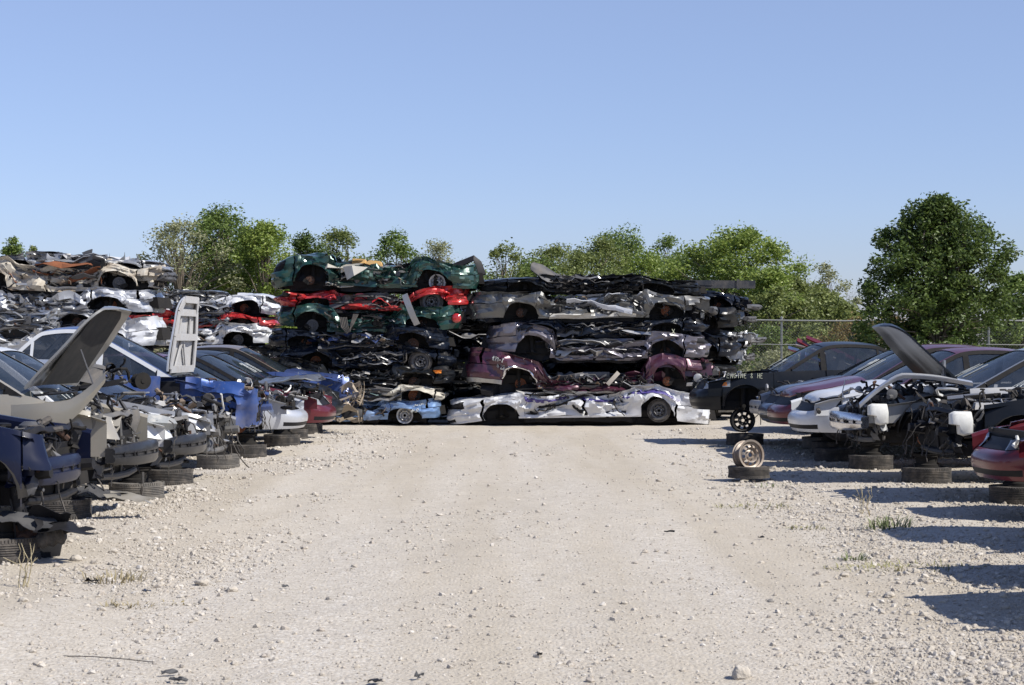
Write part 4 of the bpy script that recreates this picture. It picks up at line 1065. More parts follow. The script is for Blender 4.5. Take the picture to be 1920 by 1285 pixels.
silver = paint('silver', (.36, .37, .38), .35, .5); lsil = paint('light_silver', (.50, .52, .56), .25, .3); blue = paint('bright_blue', (.020, .075, .28), .4); greysup = surf('grubby_grey_steel', (.12, .12, .12), .6, .3, dirt=.35); maroon = paint('maroon', (.11, .007, .016), .07)
black = paint('black', (.008, .010, .013), .05, .1); tanp = paint('bronze', (.20, .155, .115), .25); sblue = paint('slate_blue', (.025, .042, .085), .1); mblue = paint('mid_blue', (.04, .075, .22), .1)
red = paint('red', (.42, .010, .014), .2); dgreen = paint('dark_green', (.008, .050, .040), .10); dred = paint('dark_red', (.13, .005, .010), .06); gunm = paint('grey', (.13, .135, .135), .25, .5)
purp = paint('plum', (.065, .012, .032), .12); lilac = paint('lilac_grey', (.12, .115, .15), .25, .5); lblue = paint('light_blue', (.13, .23, .42), .25, .3); cream = paint('cream', (.56, .53, .45), .4, 0); rustp = surf('stained_cream_panel', (.50, .47, .40), .6, .1, dirt=.75, dirtc=(.27, .19, .12), scale=3)

# --- left row, from the camera outwards
c = seat_car('car', 'navy blue stripped car at the left edge nearest the camera, front fender still on', 'L', -3.60, 14.6, navy, 6, .22, group=GL, seed=1, nose=.80, cowl=1.0, belt=1.02, H=1.5, fo=.62, nf=6, fin=.10)
c.sides(fenders=(1, 0), fnose=.50); c.chassis(); c.engine(70, .84, 2); c.stripped_front(BEAMN, 3, n=60, hang=4, supmat=BLK, bdx=-.20); c.greenhouse(sides=True); c.interior(); c.wheels('d-dd')
under_tyres(c, 'dark tyre lying flat under the %s of the navy car at the left edge')
def torn(c, seed, n=3, mats=(STL,), y=None):
    rn = random.Random(seed); nr = c.p['near']; L = c.p['L']/2
    for k in range(n):
        mb = MB(); sheet(mb, (L-.45+.3*k, nr*(c.p['W']/2-.25), .18-.06*k), (.42, nr*-.05, -.06), (.04, nr*.24, -.05), 9, 6, .05, seed+k, 0, .004, .9); c.part('torn_liner', mb, mats[k % len(mats)], smooth=28)
greyl = surf('grey_liner', (.05, .05, .053), .6, dirt=.25, dirtc=(.15, .14, .12))
torn(c, 4, 2, (greyl, BLK))
def hub(c, ax, nr, seed=0, drop=0.0):
    """strut, knuckle and axle boot hanging in the arch"""
    mb = MB(); W = c.p['W']/2; y = nr*(W-.2); z = .30-drop
    mb.tube([(ax, nr*(W-.36), .85), (ax+.02, y-nr*.04, z+.2), (ax+.02, y, z+.05)], [.05, .045, .06], 10, 0)
    mb.lathe([(0, -.09), (.05, -.09), (.07, -.02), (.11, 0), (.11, .05), (.04, .09), (0, .09)], (ax+.02, y, z), 'y', 14, 1)
    rr = [.03, .045, .035, .055, .045, .065, .05, .06]; mb.tube([(ax+.02, y-nr*(.08+.035*i), z+.01*i) for i in range(8)], rr, 10, 2)
    mb.tube([(ax+.35, nr*.3, .2), (ax+.18, nr*(W-.35), z-.07), (ax+.02, y, z-.10), (ax-.2, nr*.35, .2)], [.03, .035, .045, .03], 7, 0)
    return c.part('suspension', mb, [DRK, RST, RUB])
hub(c, c.xa, -1, drop=.1)

c = seat_car('van', 'beige stripped minivan with its bonnet propped open and fender tip bent up', 'L', -3.85, 18.4, beige, 6, .14, group=GL, seed=2, nose=.86, cowl=1.10, belt=1.12, deck=1.15, tail=1.1, H=1.72, L=4.9, nf=3.6, wsb=1.42, wst=.45, rwt=-2.0, rwb=-2.25, fo=1.0, wb=2.9)
c.sides(fenders=(1, 0), fnose=.64); c.chassis(); c.engine(60, 1.0, 5); c.stripped_front(BEAM, 6, supmat=greysup, n=50); c.greenhouse(txt=('0', -0.28, .15, .11, .005)); c.interior(); c.wheels('d-dd')
hg = paint('hood_grey', (.22, .22, .21), .4); c.hoodlike('hood', c.p['wsb']+.02, True, open_deg=60, stretch=1.42, under=hg, mat=hg, lift=.05, label='propped-open grey bonnet with black lining')
ho = [o_ for o_ in c.root.children if o_.name.startswith('hood')][-1]; A_ = Matrix.Rotation(-R(60), 3, 'Y'); rows = []
h0 = Vector((c.p['wsb']+.02, 0, c.ztop(c.p['wsb'])+.05))
for k in range(9):
    xk = .10+.92*k/8; wk_ = .52-.10*(k/8)**2; rows.append([h0+A_ @ Vector((xk, wk_*j/3, -.062-.10*xk)) for j in (-3, -2, -1, 0, 1, 2, 3)])
mbp = MB(); mbp.slab(rows, tuple(A_ @ Vector((0, 0, -1))), .02); c.part('insulation_pad', mbp, surf('hood_insulation', (.02, .02, .02), .95, dirt=.1), ho)
pr = MB(); pr.tube([(2.2, -.55, .92), (1.95, -.5, 1.55)], .008, 5); c.part('prop_rod', pr, STL)
ft = MB(); rows = []
for k in range(9):                       # upturned fender tip
    t = k/8; x = 1.35+.95*t; z = 1.0+.05*t+.42*max(0, t-.55)**1.5*2.2; y = -(c.p['W']/2-.05)-.03*math.sin(t*5)
    rows.append([(x, y, z-.42*(1-t*.75)), (x+.01, y-.02, z-.16*(1-t*.6)), (x, y+.01, z), (x, y+.09, z+.01)])
ft.slab(rows, (0, 1, 0), .006); c.part('bent_fender', ft, beige)
under_tyres(c, 'tyre lying flat under the %s of the beige minivan', mat=RUB); torn(c, 9, 2, (greyl, beige)); hub(c, c.xa, -1)

c = seat_car('car', 'white stripped car with one clear headlamp left on beside its black crash beam', 'L', -3.74, 20.8, white, 5, .16, 1.5, group=GL, seed=3, H=1.52, nose=.74, nf=4.5)
c.sides(fenders=(1, 0), fnose=.62); c.chassis(); c.engine(90, .80, 7); c.stripped_front(BEAM, 8, n=60, supmat=surf('grubby_grey', (.13, .13, .13), .7, dirt=.4)); c.greenhouse(framemat=white, txt=('17 0C', -0.28, .35, .11, .005)); c.interior(); c.wheels('d-dd')
hl = MB(); rows = []
for i in range(9):
    t = i/8; x = 2.12-.42*t; wv = .11*math.sin(math.pi*min(1, t*.9+.12))**.6
    wv *= .8; rows.append([(x+.05, -.50-.30*t, .73-wv+.04*t), (x+.085, -.54-.31*t, .74+.03*t), (x+.04, -.50-.28*t, .75+wv*.8+.05*t), (x-.06, -.40-.25*t, .75+wv*.7+.04*t)])
hl.slab(rows, (-1, .3, 0), .05); c.part('headlight', hl, LMP)
under_tyres(c, 'dusty brown worn tyre lying flat under the %s of the white car', mat=RUBD, dx=.15); hub(c, c.xa, -1)
st = MB(); st.tube([(c.xa+.55, -.8, .2), (c.xa+.56, -.85, .0), (c.xa+.54, -.84, -.12), (c.xa+.57, -.87, -.16)], [.018, .02, .016, .012], 5); c.part('hanging_strap', st, RUB)

c = seat_car('car', 'silver-grey shell with exposed inner wing and a coil spring lying on it', 'L', -3.62, 23.3, silver, 5, .12, group=GL, seed=4, H=1.38, nf=4.5)
c.sides(fenders=(1, 0), fnose=.64); c.chassis(); c.engine(110, .90, 9, [22, 16, 22, 22, 4, 8, 4, 4]); c.stripped_front(None, 10, supmat=greysup, n=70, hang=8); c.greenhouse(); c.interior(); c.wheels('d-dd'); hub(c, c.xa, -1)
under_tyres(c, 'dark tyre lying flat under the %s of the silver-grey shell')
# scrap parts resting on the shell
def at_world(px, py, d): return ((px-960)/F*d, d, CH-(py-641)/F*d)
cs = MB(); cp = [];
for i in range(90): a = i*.42; cp.append((.085*math.cos(a), -.10+.2*i/89, .085*math.sin(a)))
cs.tube(cp, .009, 5); cs.lathe([(.02, -.11), (.11, -.11), (.11, -.09), (.03, -.09)], (0, 0, 0), 'y', 18); cs.tube([(0, -.12, 0), (0, .2, 0)], .03, 8)
o = link('coil_spring', cs, DRK); o.location = at_world(262, 711, 23.9); o.rotation_euler = (0, 0, .6); tag(o, 'black coil spring and strut lying on the silver-grey shell', 'car part')
eb = MB(); rn = random.Random(4); eb.box((0, 0, .02), (.62, .34, .06), None, 0); eb.box((-.1, 0, .10), (.26, .24, .16), None, 1, .8, .02, rn); junk(eb, rn, -.3, .3, -.15, .15, .06, .22, 26, .09); eb.lathe([(.05, 0), (.05, .14), (.035, .14), (.035, .18), (.06, .18), (.06, .22)], (.18, 0, .2), 'y', 14, 5)
o = link('engine_part', eb, JUNK); o.location = at_world(185, 722, 22.0); o.rotation_euler = (0, -.15, .3); tag(o, 'greasy intake and hose assembly resting on the white car', 'car part')
bx = MB(); bx.box((0, 0, 0), (.24, .18, .15), None, 0, .88, .02, rn); bx.box((.02, 0, .11), (.20, .15, .03), None, 0, .9)
o = link('air_box', bx, surf('grey_box', (.10, .10, .105), .7, dirt=.5)); o.location = at_world(173, 700, 20.9); o.rotation_euler = (.1, .2, .4); tag(o, 'dusty grey air filter box beside the propped-open bonnet', 'car part')

c = seat_car('car', 'blue car with glare painted on its pillars, front torn away and white bonnet standing upright', 'L', -3.60, 26.6, blue, 4, .30, group=GL, seed=5, H=1.66, cowl=.98, belt=1.0, wsb=.95, wst=-.15, nose=.72)
c.sides(fenders=(0, 0)); c.chassis(); c.engine(90, .86, 11, [24, 16, 20, 18, 4, 8, 4, 2]); c.stripped_front(None, 12, n=60, hang=8); c.greenhouse(roofmat=mblue, framemat=white); c.interior(); c.wheels('d-dd'); hub(c, c.xa, -1)  # white window frames paint in the sun glare on the blue car's pillars
c.hoodlike('hood', c.p['wsb']-.03, True, open_deg=95, lift=.03, mat=lsil, under=surf('dusty_white_panel', (.46, .46, .46), .5, dirt=.5), frame=True, label='upright bonnet showing its white pressed underside')
bp = MB(); x = c.p['L']/2-.24
sheet(bp, (x-.12, -.80, .26), (.30, .02, .02), (.02, .03, .50), 7, 9, .05, 3, 0, .008, .5); sheet(bp, (x+.04, -.62, .30), (-.02, .46, .02), (-.04, .02, .36), 8, 7, .05, 4, 0, .008, .5); sheet(bp, (x-.85, -.78, .80), (.85, .03, -.10), (0, .06, .17), 12, 5, .06, 5, 0, .008, .6)
c.part('torn_panel', bp, blue)
under_tyres(c, 'pale dusty tyre lying flat under the %s of the blue car', mat=RUBD)

c = seat_car('car', 'silver car with a battered light bumper and open headlamp sockets, behind the blue car', 'L', -3.36, 29.1, lsil, 5, .16, group=GL, seed=6)
c.sides(fenders=(1, 1)); c.chassis(); c.full_front(lamps=False, grille=False); c.engine(90, .84, 13, [24, 16, 20, 18, 4, 8, 4, 2]); c.greenhouse(roofmat=maroon); c.interior(); c.wheels('dddd')
under_tyres(c, 'tyre lying flat under the %s of the silver car with the battered bumper')
c = seat_car('car', 'maroon car with two-slot front bumper and grey bonnet raised like a tent', 'L', -3.12, 31.4, maroon, 5, .16, group=GL, seed=7)
c.sides(fenders=(1, 1)); c.chassis(); c.full_front(lamps=True, grille=True); c.engine(40, .82, 14); c.greenhouse(roofmat=black); c.interior(); c.wheels('dddd')
c.hoodlike('hood', c.p['wsb']+.1, True, open_deg=17, mat=gunm, under=BLK, crumple=.10, label='raised crumpled grey bonnet')
under_tyres(c, 'tyre lying flat under the %s of the maroon car with the grey bonnet')
c = seat_car('car', 'black car seen only as roof and windscreen behind the maroon two-slot bumper car', 'L', -3.2, 33.7, black, 5, .18, group=GL, seed=8)
c.sides(); c.chassis(); c.full_front(); c.engine(30, .8, 15); c.greenhouse(txt=('28 11', -0.28, .45, .11, .005)); c.interior(); c.wheels('dddd'); c.hoodlike('hood', c.p['wsb']+.1, True)
under_tyres(c, 'tyre lying flat under the %s of the black left-row car', (1, 0))
c = seat_car('car', 'bronze-roofed car with mid blue bonnet, farthest in left row', 'L', -3.15, 36.2, mblue, 5, .22, group=GL, seed=9, nose=.80, cowl=.98, H=1.46)
c.sides(fenders=(1, 1)); c.chassis(); c.engine(60, .68, 16); c.stripped_front(None, 17, n=110, hang=6); c.greenhouse(roofmat=tanp); c.interior(); c.wheels('dddd'); c.hoodlike('hood', c.p['wsb']+.1, True, mat=mblue, crumple=.06, nose_t=1)
fl = MB(); ribbons(fl, random.Random(3), 1.9, 2.5, -.9, -.3, .05, .7, 9, [0, 0, 1], wid=(.06, .16), dz=.09); c.part('torn_trim', fl, [surf('tan_metal', (.40, .33, .25), .6, .3, dirt=.5), BLK])
under_tyres(c, 'tyre lying flat under the %s of the farthest left-row car')

# axle and strut assembly dangling to the ground below the navy car's nose
am = MB(); rn = random.Random(9)
am.lathe([(0, -.10), (.05, -.10), (.08, -.03), (.13, -.01), (.13, .03), (.05, .08), (0, .08)], (.02, 0, .17), 'y', 20, 1)
am.tube([(-.05, .05, .62), (-.02, .03, .42), (.02, .0, .2)], [.06, .05, .045], 12, 0)
am.tube([(.06+.035*i, -.04-.01*i, .13+.012*i) for i in range(9)], [.035, .06, .045, .07, .055, .08, .06, .085, .05], 12, 2)
am.tube([(.38, -.12, .26), (.2, -.07, .2), (-.25, .1, .05)], [.03, .035, .03], 8, 0)
sheet(am, (-.2, -.02, .0), (.5, .05, .03), (.02, .1, .3), 9, 7, .06, 6, 0, .006, .5); sheet(am, (.05, -.1, .35), (.3, .02, -.05), (.05, -.1, .1), 8, 5, .05, 8, 0, .005, .8)
for k in range(5):
    p_ = Vector((rn.uniform(-.2, .3), rn.uniform(-.1, .1), rn.uniform(.4, .6))); am.tube([p_, p_+Vector((.03, 0, -.15)), p_+Vector((rn.uniform(-.05, .05), 0, -.35))], .008, 5, 0)
o = link('axle_assembly', am, [BLK, DRKR, RUB]); ax_, ay_ = gpt(40, 1052); o.location = (ax_, ay_, gz(ax_, ay_)); o.rotation_euler = (0, 0, .2); tag(o, 'broken axle and boot assembly slumped on the gravel under the navy car nose', 'car part')

# --- right row, from the far end towards the camera
c = seat_car('car', 'black car without bonnet, pale writing on its fender, standing on a bare black wheel', 'R', 3.26, 32.6, black, 6, .34, group=GR, seed=11, L=4.6, H=1.40, fo=.80, nose=.76, wsb=.78)
c.sides(); c.chassis(); c.full_front(); c.engine(80, .82, 18, [24, 14, 22, 18, 4, 8, 2, 2]); c.greenhouse(txt=('1 24', -0.17, .4, .11, .005)); c.interior(); c.wheels('d-dd')
c.part('rim', rim_mb(.20, .17, 8, 'y', (c.xa, .60, .055), 1), [BLK, ALU])
c.panel('side_marker', c.p['L']/2-.16, c.p['L']/2-.50, 1, .74, .84, AMB, 3, cond=lambda q: q[2]/math.hypot(q[2], q[3]) < .5, off=.012)
c.part('painted_lettering', strokes('ENGINE & HE', c.xa+.30, .80, .085, lambda u, v: (u, c.yside(u, v, .006), v), .0045, .15, 1.0, 2, -1), CHKY)
under_tyres(c, 'tyre lying flat beneath the %s wheel of the black car at the aisle end', which=(2, 1), r=.33)
c = seat_car('car', 'silver gutted car squeezed between the black lettered car and the slate blue one', 'R', 4.22, 30.9, silver, 7, .18, group=GR, seed=12)
c.sides(); c.chassis(); c.engine(90, .84, 19, [24, 14, 22, 18, 4, 8, 4, 4]); c.stripped_front(ALU, 20, supmat=greysup, n=60); c.greenhouse(); c.interior(); c.wheels('d-dd')
under_tyres(c, 'tyre lying flat under the %s of the silver gutted car behind the slate blue one', mat=RUBD)
c = seat_car('car', 'slate blue car with closed bonnet between the silver gutted car and the maroon sedan', 'R', 4.08, 29.3, sblue, 7, .26, group=GR, seed=13)
c.sides(); c.chassis(); c.full_front(lamps=False); c.greenhouse(); c.interior(); c.wheels('dddd'); c.hoodlike('hood', c.p['wsb']+.08, True); c.engine(20, .7, 1)
under_tyres(c, 'tyre lying flat under the %s of the slate blue car')
c = seat_car('car', 'maroon sedan with smooth closed bonnet and empty headlamp opening', 'R', 4.02, 27.9, maroon, 5, .28, group=GR, seed=14, H=1.42)
c.sides(); c.chassis(); c.full_front(lamps=False); c.greenhouse(txt=('99 11', -0.28, .45, .11, .005)); c.interior(); c.wheels('dwdw', rimmat=ALU); c.hoodlike('hood', c.p['wsb']+.08, True)
under_tyres(c, 'tyre lying flat beneath the %s wheel of the maroon sedan', which=(2, 1))
c = seat_car('car', 'white car with drooping front bumper corner and closed bonnet, next to the maroon sedan', 'R', 4.05, 25.9, white, 5, .26, group=GR, seed=15)
c.sides(fenders=(1, 1)); c.chassis(); c.greenhouse(roofmat=dred); c.interior(); c.wheels('dddd'); c.hoodlike('hood', c.p['wsb']+.08, True); c.full_front(lamps=False); c.engine(24, .60, 21)
under_tyres(c, 'tyre lying flat under the %s of the white car with the drooping bumper')
c = seat_car('car', 'silver stripped car with chrome crash beam and black bonnet thrown open', 'R', 4.28, 23.2, silver, 5, .27, group=GR, seed=16, wsb=.74, wst=-.05)
c.sides(fenders=(0, 0)); c.chassis(); c.engine(130, .92, 22, [24, 14, 16, 16, 12, 8, 4, 4]); c.stripped_front(CHR, 23, supmat=greysup, n=60, bottle=True, hang=9); c.greenhouse(txt=('44 1', -0.22, .45, .11, .005)); c.interior(); c.wheels('dddd'); hub(c, c.xa, 1)
c.hoodlike('hood', c.p['wsb']+.12, True, open_deg=54, mat=black, under=black, label='black bonnet thrown open over the engine bay')
ar = MB(); rows = []
for k in range(22):                     # loose fender edge arching over the engine bay and down to the nose
    t = k/21; x = c.p['wsb']+.05+(c.p['L']/2-.12-c.p['wsb'])*t; z = .98+.10*math.sin(min(1, t*1.35)*math.pi*.62)-(.55*max(0, t-.62)**1.4*2.6)
    rows.append([(x, .80-.12*t, z-.03), (x+.01, .83-.12*t, z+.01), (x, .76-.12*t, z+.03), (x-.02, .70-.12*t, z+.0)])
ar.slab(rows, (0, 0, -1), .008); c.part('fender_rail', ar, lsil)
al = MB(); rows = []
for k in range(15):
    a = math.pi*(.02+.62*k/14); rows.append([(c.xa-.05+.47*math.cos(a), .86, .34+.50*math.sin(a)), (c.xa-.05+.44*math.cos(a), .72, .34+.47*math.sin(a)), (c.xa-.05+.42*math.cos(a), .60, .34+.45*math.sin(a))])
al.slab(rows, (0, 0, -1), .006); c.part('arch_liner', al, BLK)
pv = MB(); pv.box((1.1, .62, 1.1), (.03, .04, .34)); pv.box((.98, .2, 1.1), (.03, .04, .3)); c.part('hood_hinge', pv, ALU)
under_tyres(c, 'tyre lying flat under the %s of the silver car with the chrome beam')
c = seat_car('car', 'black gutted car with white washer bottle exposed, pale number on the windscreen', 'R', 4.62, 20.3, black, 5, .28, group=GR, seed=17, nose=.70)
c.sides(fenders=(0, 1)); c.chassis(); c.engine(120, .88, 24, [30, 18, 12, 14, 12, 8, 3, 4]); c.stripped_front(None, 25, supmat=BLK, n=80, bottle=True, hang=9); c.greenhouse(txt=('1002 40', -0.33, .35, .11, .005)); c.interior(); c.wheels('dddd'); hub(c, c.xa, 1, drop=.1)
under_tyres(c, 'tyre lying flat under the %s of the black gutted car')
c = seat_car('car', 'maroon car whose loose front bumper hangs at the right edge of the picture', 'R', 4.74, 17.9, maroon, 5, .16, group=GR, seed=18, nose=.66)
c.sides(fenders=(1, 1)); c.chassis(); c.full_front(lamps=True, lamp=surf('smoked_lens', (.03, .03, .035), .12, coat=.8, dirt=.15)); c.engine(40, .7, 26); c.greenhouse(); c.interior(); c.wheels('dddd')
under_tyres(c, 'tyre lying flat under the %s of the maroon car at the right edge')
for i, (nx, d, lb, cc, op) in enumerate(((4.62, 15.3, 'grey car just outside the right edge with its bonnet up, casting a long shadow', gunm, 62), (3.95, 12.9, 'blue car outside the right edge whose front shades the gravel', mblue, 0), (3.42, 11.0, 'white car outside the right edge nearest the camera', white, 0))):
    c = seat_car('car', lb, 'R', nx, d, cc, 4, .2, group=GR, seed=30+i); c.sides(); c.chassis(); c.full_front(); c.greenhouse(); c.interior(); c.wheels('dddd')
    c.hoodlike('hood', c.p['wsb']+.08, True, open_deg=op); c.engine(20, .7, i)

# loose wheel on its tyre, front right of the aisle
loose_tyre(1404, 893, 'small black tyre lying alone in front of the right-hand row under a bare wheel', .27, .15, RUB, group=None)
x, y = gpt(1404, 893); o = link('wheel', rim_mb(.185, .16, 10, 'y', (0, 0, 0), -1, 48), [surf('steel_wheel', (.34, .30, .26), .45, .6, dirt=.6, dirtc=(.2, .12, .07)), STL])
o.location = (x-.01, y-.02, gz(x, y)+.155+.185); o.rotation_euler = (R(-8), 0, R(28)); tag(o, 'bare rusty silver steel wheel propped upright on the small tyre', 'wheel')

# ================================================================== BUILD: stacks of crushed cars
def round_lamp(c, rn):
    m = MB(); sg = c.p['near']; m.lathe([(0, sg*.03), (.07, sg*.022), (.10, 0), (.10, -sg*.05)], (0, 0, 0), 'y', 18, 0)
    o = c.part('tail_light', m, REDL, rigid=True); o.location = (-c.p['L']/2+.12, sg*(c.p['W']/2-.02), .44)
ST1, ST2, ST3, ST4, ST5 = ('crushed cars of the left-middle stack', 'crushed cars of the right-middle stack', 'crushed cars of the far left stack', 'crushed cars heaped behind the white upright bonnet', 'crushed cars heaped at the right end')
Y0 = 40.0; px = lambda p, d=40.0: (p-960)/F*d
blk2 = paint('blue_black', (.006, .010, .020), .06); pearl = paint('pearl_white', (.60, .61, .63), .15, 0)
CC = 'crushed_car'
CC = 'crushed_car'
crushed(CC, 'flattened light blue car at the bottom of the left-middle stack', lblue, px(630)-1.4, px(828), 0, .46, Y0, 'left', 1, ST1, mid=.75, wheels='aa', amp=.7, text=[('M09-1', -1.25, .76, .10, CHK), ('#8', -1.2, .5, .16, CHK)])
crushed(CC, 'flattened cream car with pale round wheel arch, low in the left-middle stack', cream, px(560), px(835), .45, .38, Y0+.05, 'right', 2, ST1, mid=.7, wheels='dd', sm=GRN, lamps=False)
crushed(CC, 'flattened black car with an orange side marker, low in the left-middle stack', black, px(490), px(850), .76, .50, Y0, 'right', 3, ST1, mid=.6, wheels='dd',
        extra=lambda c, rn: c.panel('side_marker', c.xa+c.RA+.22, c.xa+c.RA+.02, -1, .58, .76, AMB, 3, off=.03))
crushed(CC, 'flattened glossy black car in the middle of the left-middle stack', blk2, px(520), px(852), 1.15, .50, Y0+.05, 'right', 4, ST1, mid=.55, wheels='wd', junkn=90)
crushed(CC, 'flattened blue-black car with chalk scrawl, just below the lower green car', blk2, px(500), px(845), 1.56, .46, Y0-.05, 'left', 5, ST1, mid=.55, wheels='dd', text=[('810.', 2.0, .62, .10, CHKY)], sm=mblue)
crushed(CC, 'flattened dark green car with round red tail lamp, under the red car', dgreen, px(514), px(866), 1.88, .64, Y0, 'left', 6, ST1, mid=.62, wheels='dd', tails=False,
        extra=round_lamp)
crushed(CC, 'flattened bright red car sandwiched between the two green cars', red, px(515), px(885), 2.42, .42, Y0+.05, 'left', 7, ST1, mid=.55, wheels='dw', amp=1.2, sm=dred)
crushed(CC, 'flattened dark green car on top of the left-middle stack with torn tan padding', dgreen, px(503), px(900), 2.80, .70, Y0, 'left', 8, ST1, mid=.70, wheels='da', sm=cream)
# right-middle stack
def band(c, rn):
    sg = c.p['near']
    c.panel('stripe', c.p['wsb']+.1, c.xr-.35, sg, .70, .82, VIO, 4, off=.016)
    mir = 1 if sg < 0 else -1; xs_ = -.5 if sg < 0 else -.75
    c.part('lettering', strokes('CPAP . B', xs_, .755-.03, .10, lambda u, v: (u, sg*(c.yside(u, v)+.05), v), .009, 0, .95, 1, mir), WPL)
    c.part('lettering', strokes('OXYGEN', xs_+mir*1.15, .76-.04, .07, lambda u, v: (u, sg*(c.yside(u, v)+.05), v), .007, 0, 1.0, 1, mir), surf('lilac_letters', (.45, .42, .6), .5))
crushed(CC, 'flattened white van with a violet lettered stripe along the bottom of the right-middle stack', pearl, px(838), px(1340), 0, .66, Y0, 'left', 11, ST2, mid=.86, wheels='-w', amp=1.05, extra=band, nose=.9, tail=1.0, W=1.95, lamps=False, junkn=30, strips=(12,))
crushed(CC, 'flattened plum limousine with chrome wheel arch trim and chalk numbers, on the white van', purp, px(872), px(1350), .60, .74, Y0+.02, 'right', 12, ST2, mid=.46, wheels='dd', amp=.75, lost_front=1, hood=False, sm=STL, junkn=160, strips=(40,),
        text=[('#29-1', -2.15, .74, .09, CHK), ('4 23-1', -2.1, .58, .09, CHK)],
        extra=lambda c, rn: (c.part('arch_trim', (lambda m: (m.tube([(c.xr+(c.RA+.02)*math.cos(a), -(c.yside(c.xr+(c.RA+.05)*math.cos(a), .55)+.012), c.p['r']+(c.RA+.03)*math.sin(a)) for a in np.linspace(.15, 3.0, 24)], .022, 6), m)[1])(MB()), CHR),
                             c.panel('sill_trim', 9, -9, -1, 0, .13, ALU, 2, off=.014)))
crushed(CC, 'flattened lilac-grey car with a wide empty front arch, above the plum limousine', lilac, px(908), px(1335), 1.30, .64, Y0, 'right', 13, ST2, mid=.55, wheels='d-', amp=1.0, sm=lilac, text=[('X', 1.55, .84, .13, CHKY)])
crushed(CC, 'flattened blue-black car with scrawled fender, under the silver-grey sedan', blk2, px(925), px(1330), 1.84, .38, Y0+.05, 'right', 14, ST2, mid=.6, wheels='--', text=[('#NV1', 1.5, .7, .13, CHK)])
crushed(CC, 'flattened silver-grey sedan, second from top of the right-middle stack', gunm, px(878), px(1345), 2.14, .66, Y0, 'right', 15, ST2, mid=.72, wheels='dd', amp=.8, sm=pearl, lost_front=1, hood=True,
        extra=lambda c, rn: c.panel('sill_panel', c.xa-c.RA-.25, c.xr+c.RA+.2, -1, 0, .28, surf('pale_sill', (.55, .54, .5), .5, dirt=.5), 4, off=.03))
crushed(CC, 'very flat black car on top of the right-middle stack', black, px(898), px(1320), 2.80, .34, Y0+.05, 'left', 16, ST2, mid=.8, wheels='--', amp=.9, strips=(40,))
# far left stack
D3 = 37.0; p3 = lambda p: (p-960)/F*D3
for (a, b, z, h, col, fr, lb, kk) in (
 (-130, 270, 0, .55, silver, 'right', 'flattened silver car at the bottom of the far left stack', {}), (-140, 285, .52, .55, white, 'right', 'flattened white car second from the bottom of the far left stack', {}),
 (-120, 262, 1.04, .52, gunm, 'right', 'flattened grey car in the lower middle of the far left stack', {}), (-130, 292, 1.50, .62, pearl, 'left', 'flattened clean white car low in the far left stack, above the grey one', {}),
 (-150, 215, 1.98, .40, silver, 'right', 'flattened silver car with a straight sill, left of the raised bonnet tip', {'sm': pearl}), (-120, 288, 2.26, .48, lsil, 'left', 'flattened silver car with a rounded end panel, third layer down in the far left stack', {'sm': silver}),
 (-110, 305, 2.66, .62, rustp, 'right', 'flattened rusty tan pickup on top of the far left stack', {'sm': RST, 'mid': .8, 'lost_front': 1, 'hood': True})):
    crushed(CC, lb, col, p3(a), p3(b), z, h, D3, fr, 20+int(z*10), ST3, wheels='dd', junkn=90, roofmat=silver, **{**dict(mid=.68), **kk})
crushed(CC, 'crumpled silver roof skin and panels lying topmost on the far left stack', silver, p3(-60), p3(300), 3.16, .26, D3+.1, 'right', 31, ST3, wheels='--', mid=.9, amp=.8, sm=white)
# heap behind the upright bonnet
D4 = 46.0; p4 = lambda p: (p-960)/F*D4
for i, (a, b, z, h, col, fr, lb) in enumerate((
 (300, 600, 0, .6, black, 'right', 'flattened black car at the bottom of the heap behind the upright bonnet'), (310, 590, .56, .6, silver, 'right', 'flattened silver car low in the heap behind the upright bonnet'),
 (290, 600, 1.12, .55, black, 'left', 'flattened dark car with a grey end, in the heap behind the bronze roof'), (330, 510, 1.60, .55, white, 'left', 'flattened white car with an empty arch in the heap behind the upright bonnet'),
 (350, 515, 2.05, .42, red, 'right', 'flattened red car near the top of the heap behind the upright bonnet'), (300, 520, 2.38, .50, pearl, 'right', 'flattened white car on top of the heap beside the green cars'),
 (205, 420, 2.60, .36, gunm, 'right', 'flattened grey car topmost in the heap just right of the far left stack'))):
    if i > 2 and b-a < 240: a = b-300
    crushed(CC, lb, col, p4(a), p4(b), z, h, D4+(.9 if i == 6 else 0)*0, fr, 50+i, ST4, wheels='dd', mid=.75, junkn=60, sm=silver)
# heap at the right end, cars lying end-on and askew
D5 = 43.5; p5 = lambda p: (p-960)/F*D5
for i, (b, z, h, col, lb, yw) in enumerate((
 (1412, 0, .6, white, 'flattened white car at the bottom of the heap at the right end', .3), (1420, .55, .55, gunm, 'flattened grey car low in the heap at the right end', .35),
 (1414, 1.05, .55, white, 'torn white panels and engine scrap of a flattened car in the right end heap', .25), (1432, 1.55, .5, silver, 'flattened silver car poking out farthest at the right end', .4),
 (1418, 2.0, .5, gunm, 'flattened dark grey car with tangled suspension at the right end heap', .3), (1424, 2.42, .45, blk2, 'flattened blue-black car topmost in the right end heap', .35))):
    crushed(CC, lb, col, p5(b)-4.3, p5(b), z, h, D5-.2, 'right', 70+i, ST5, wheels='dd', mid=.75, lost_front=1, hood=i % 2 == 0, junkn=150, strips=(50,), yaw=-yw*.5, sm=silver)

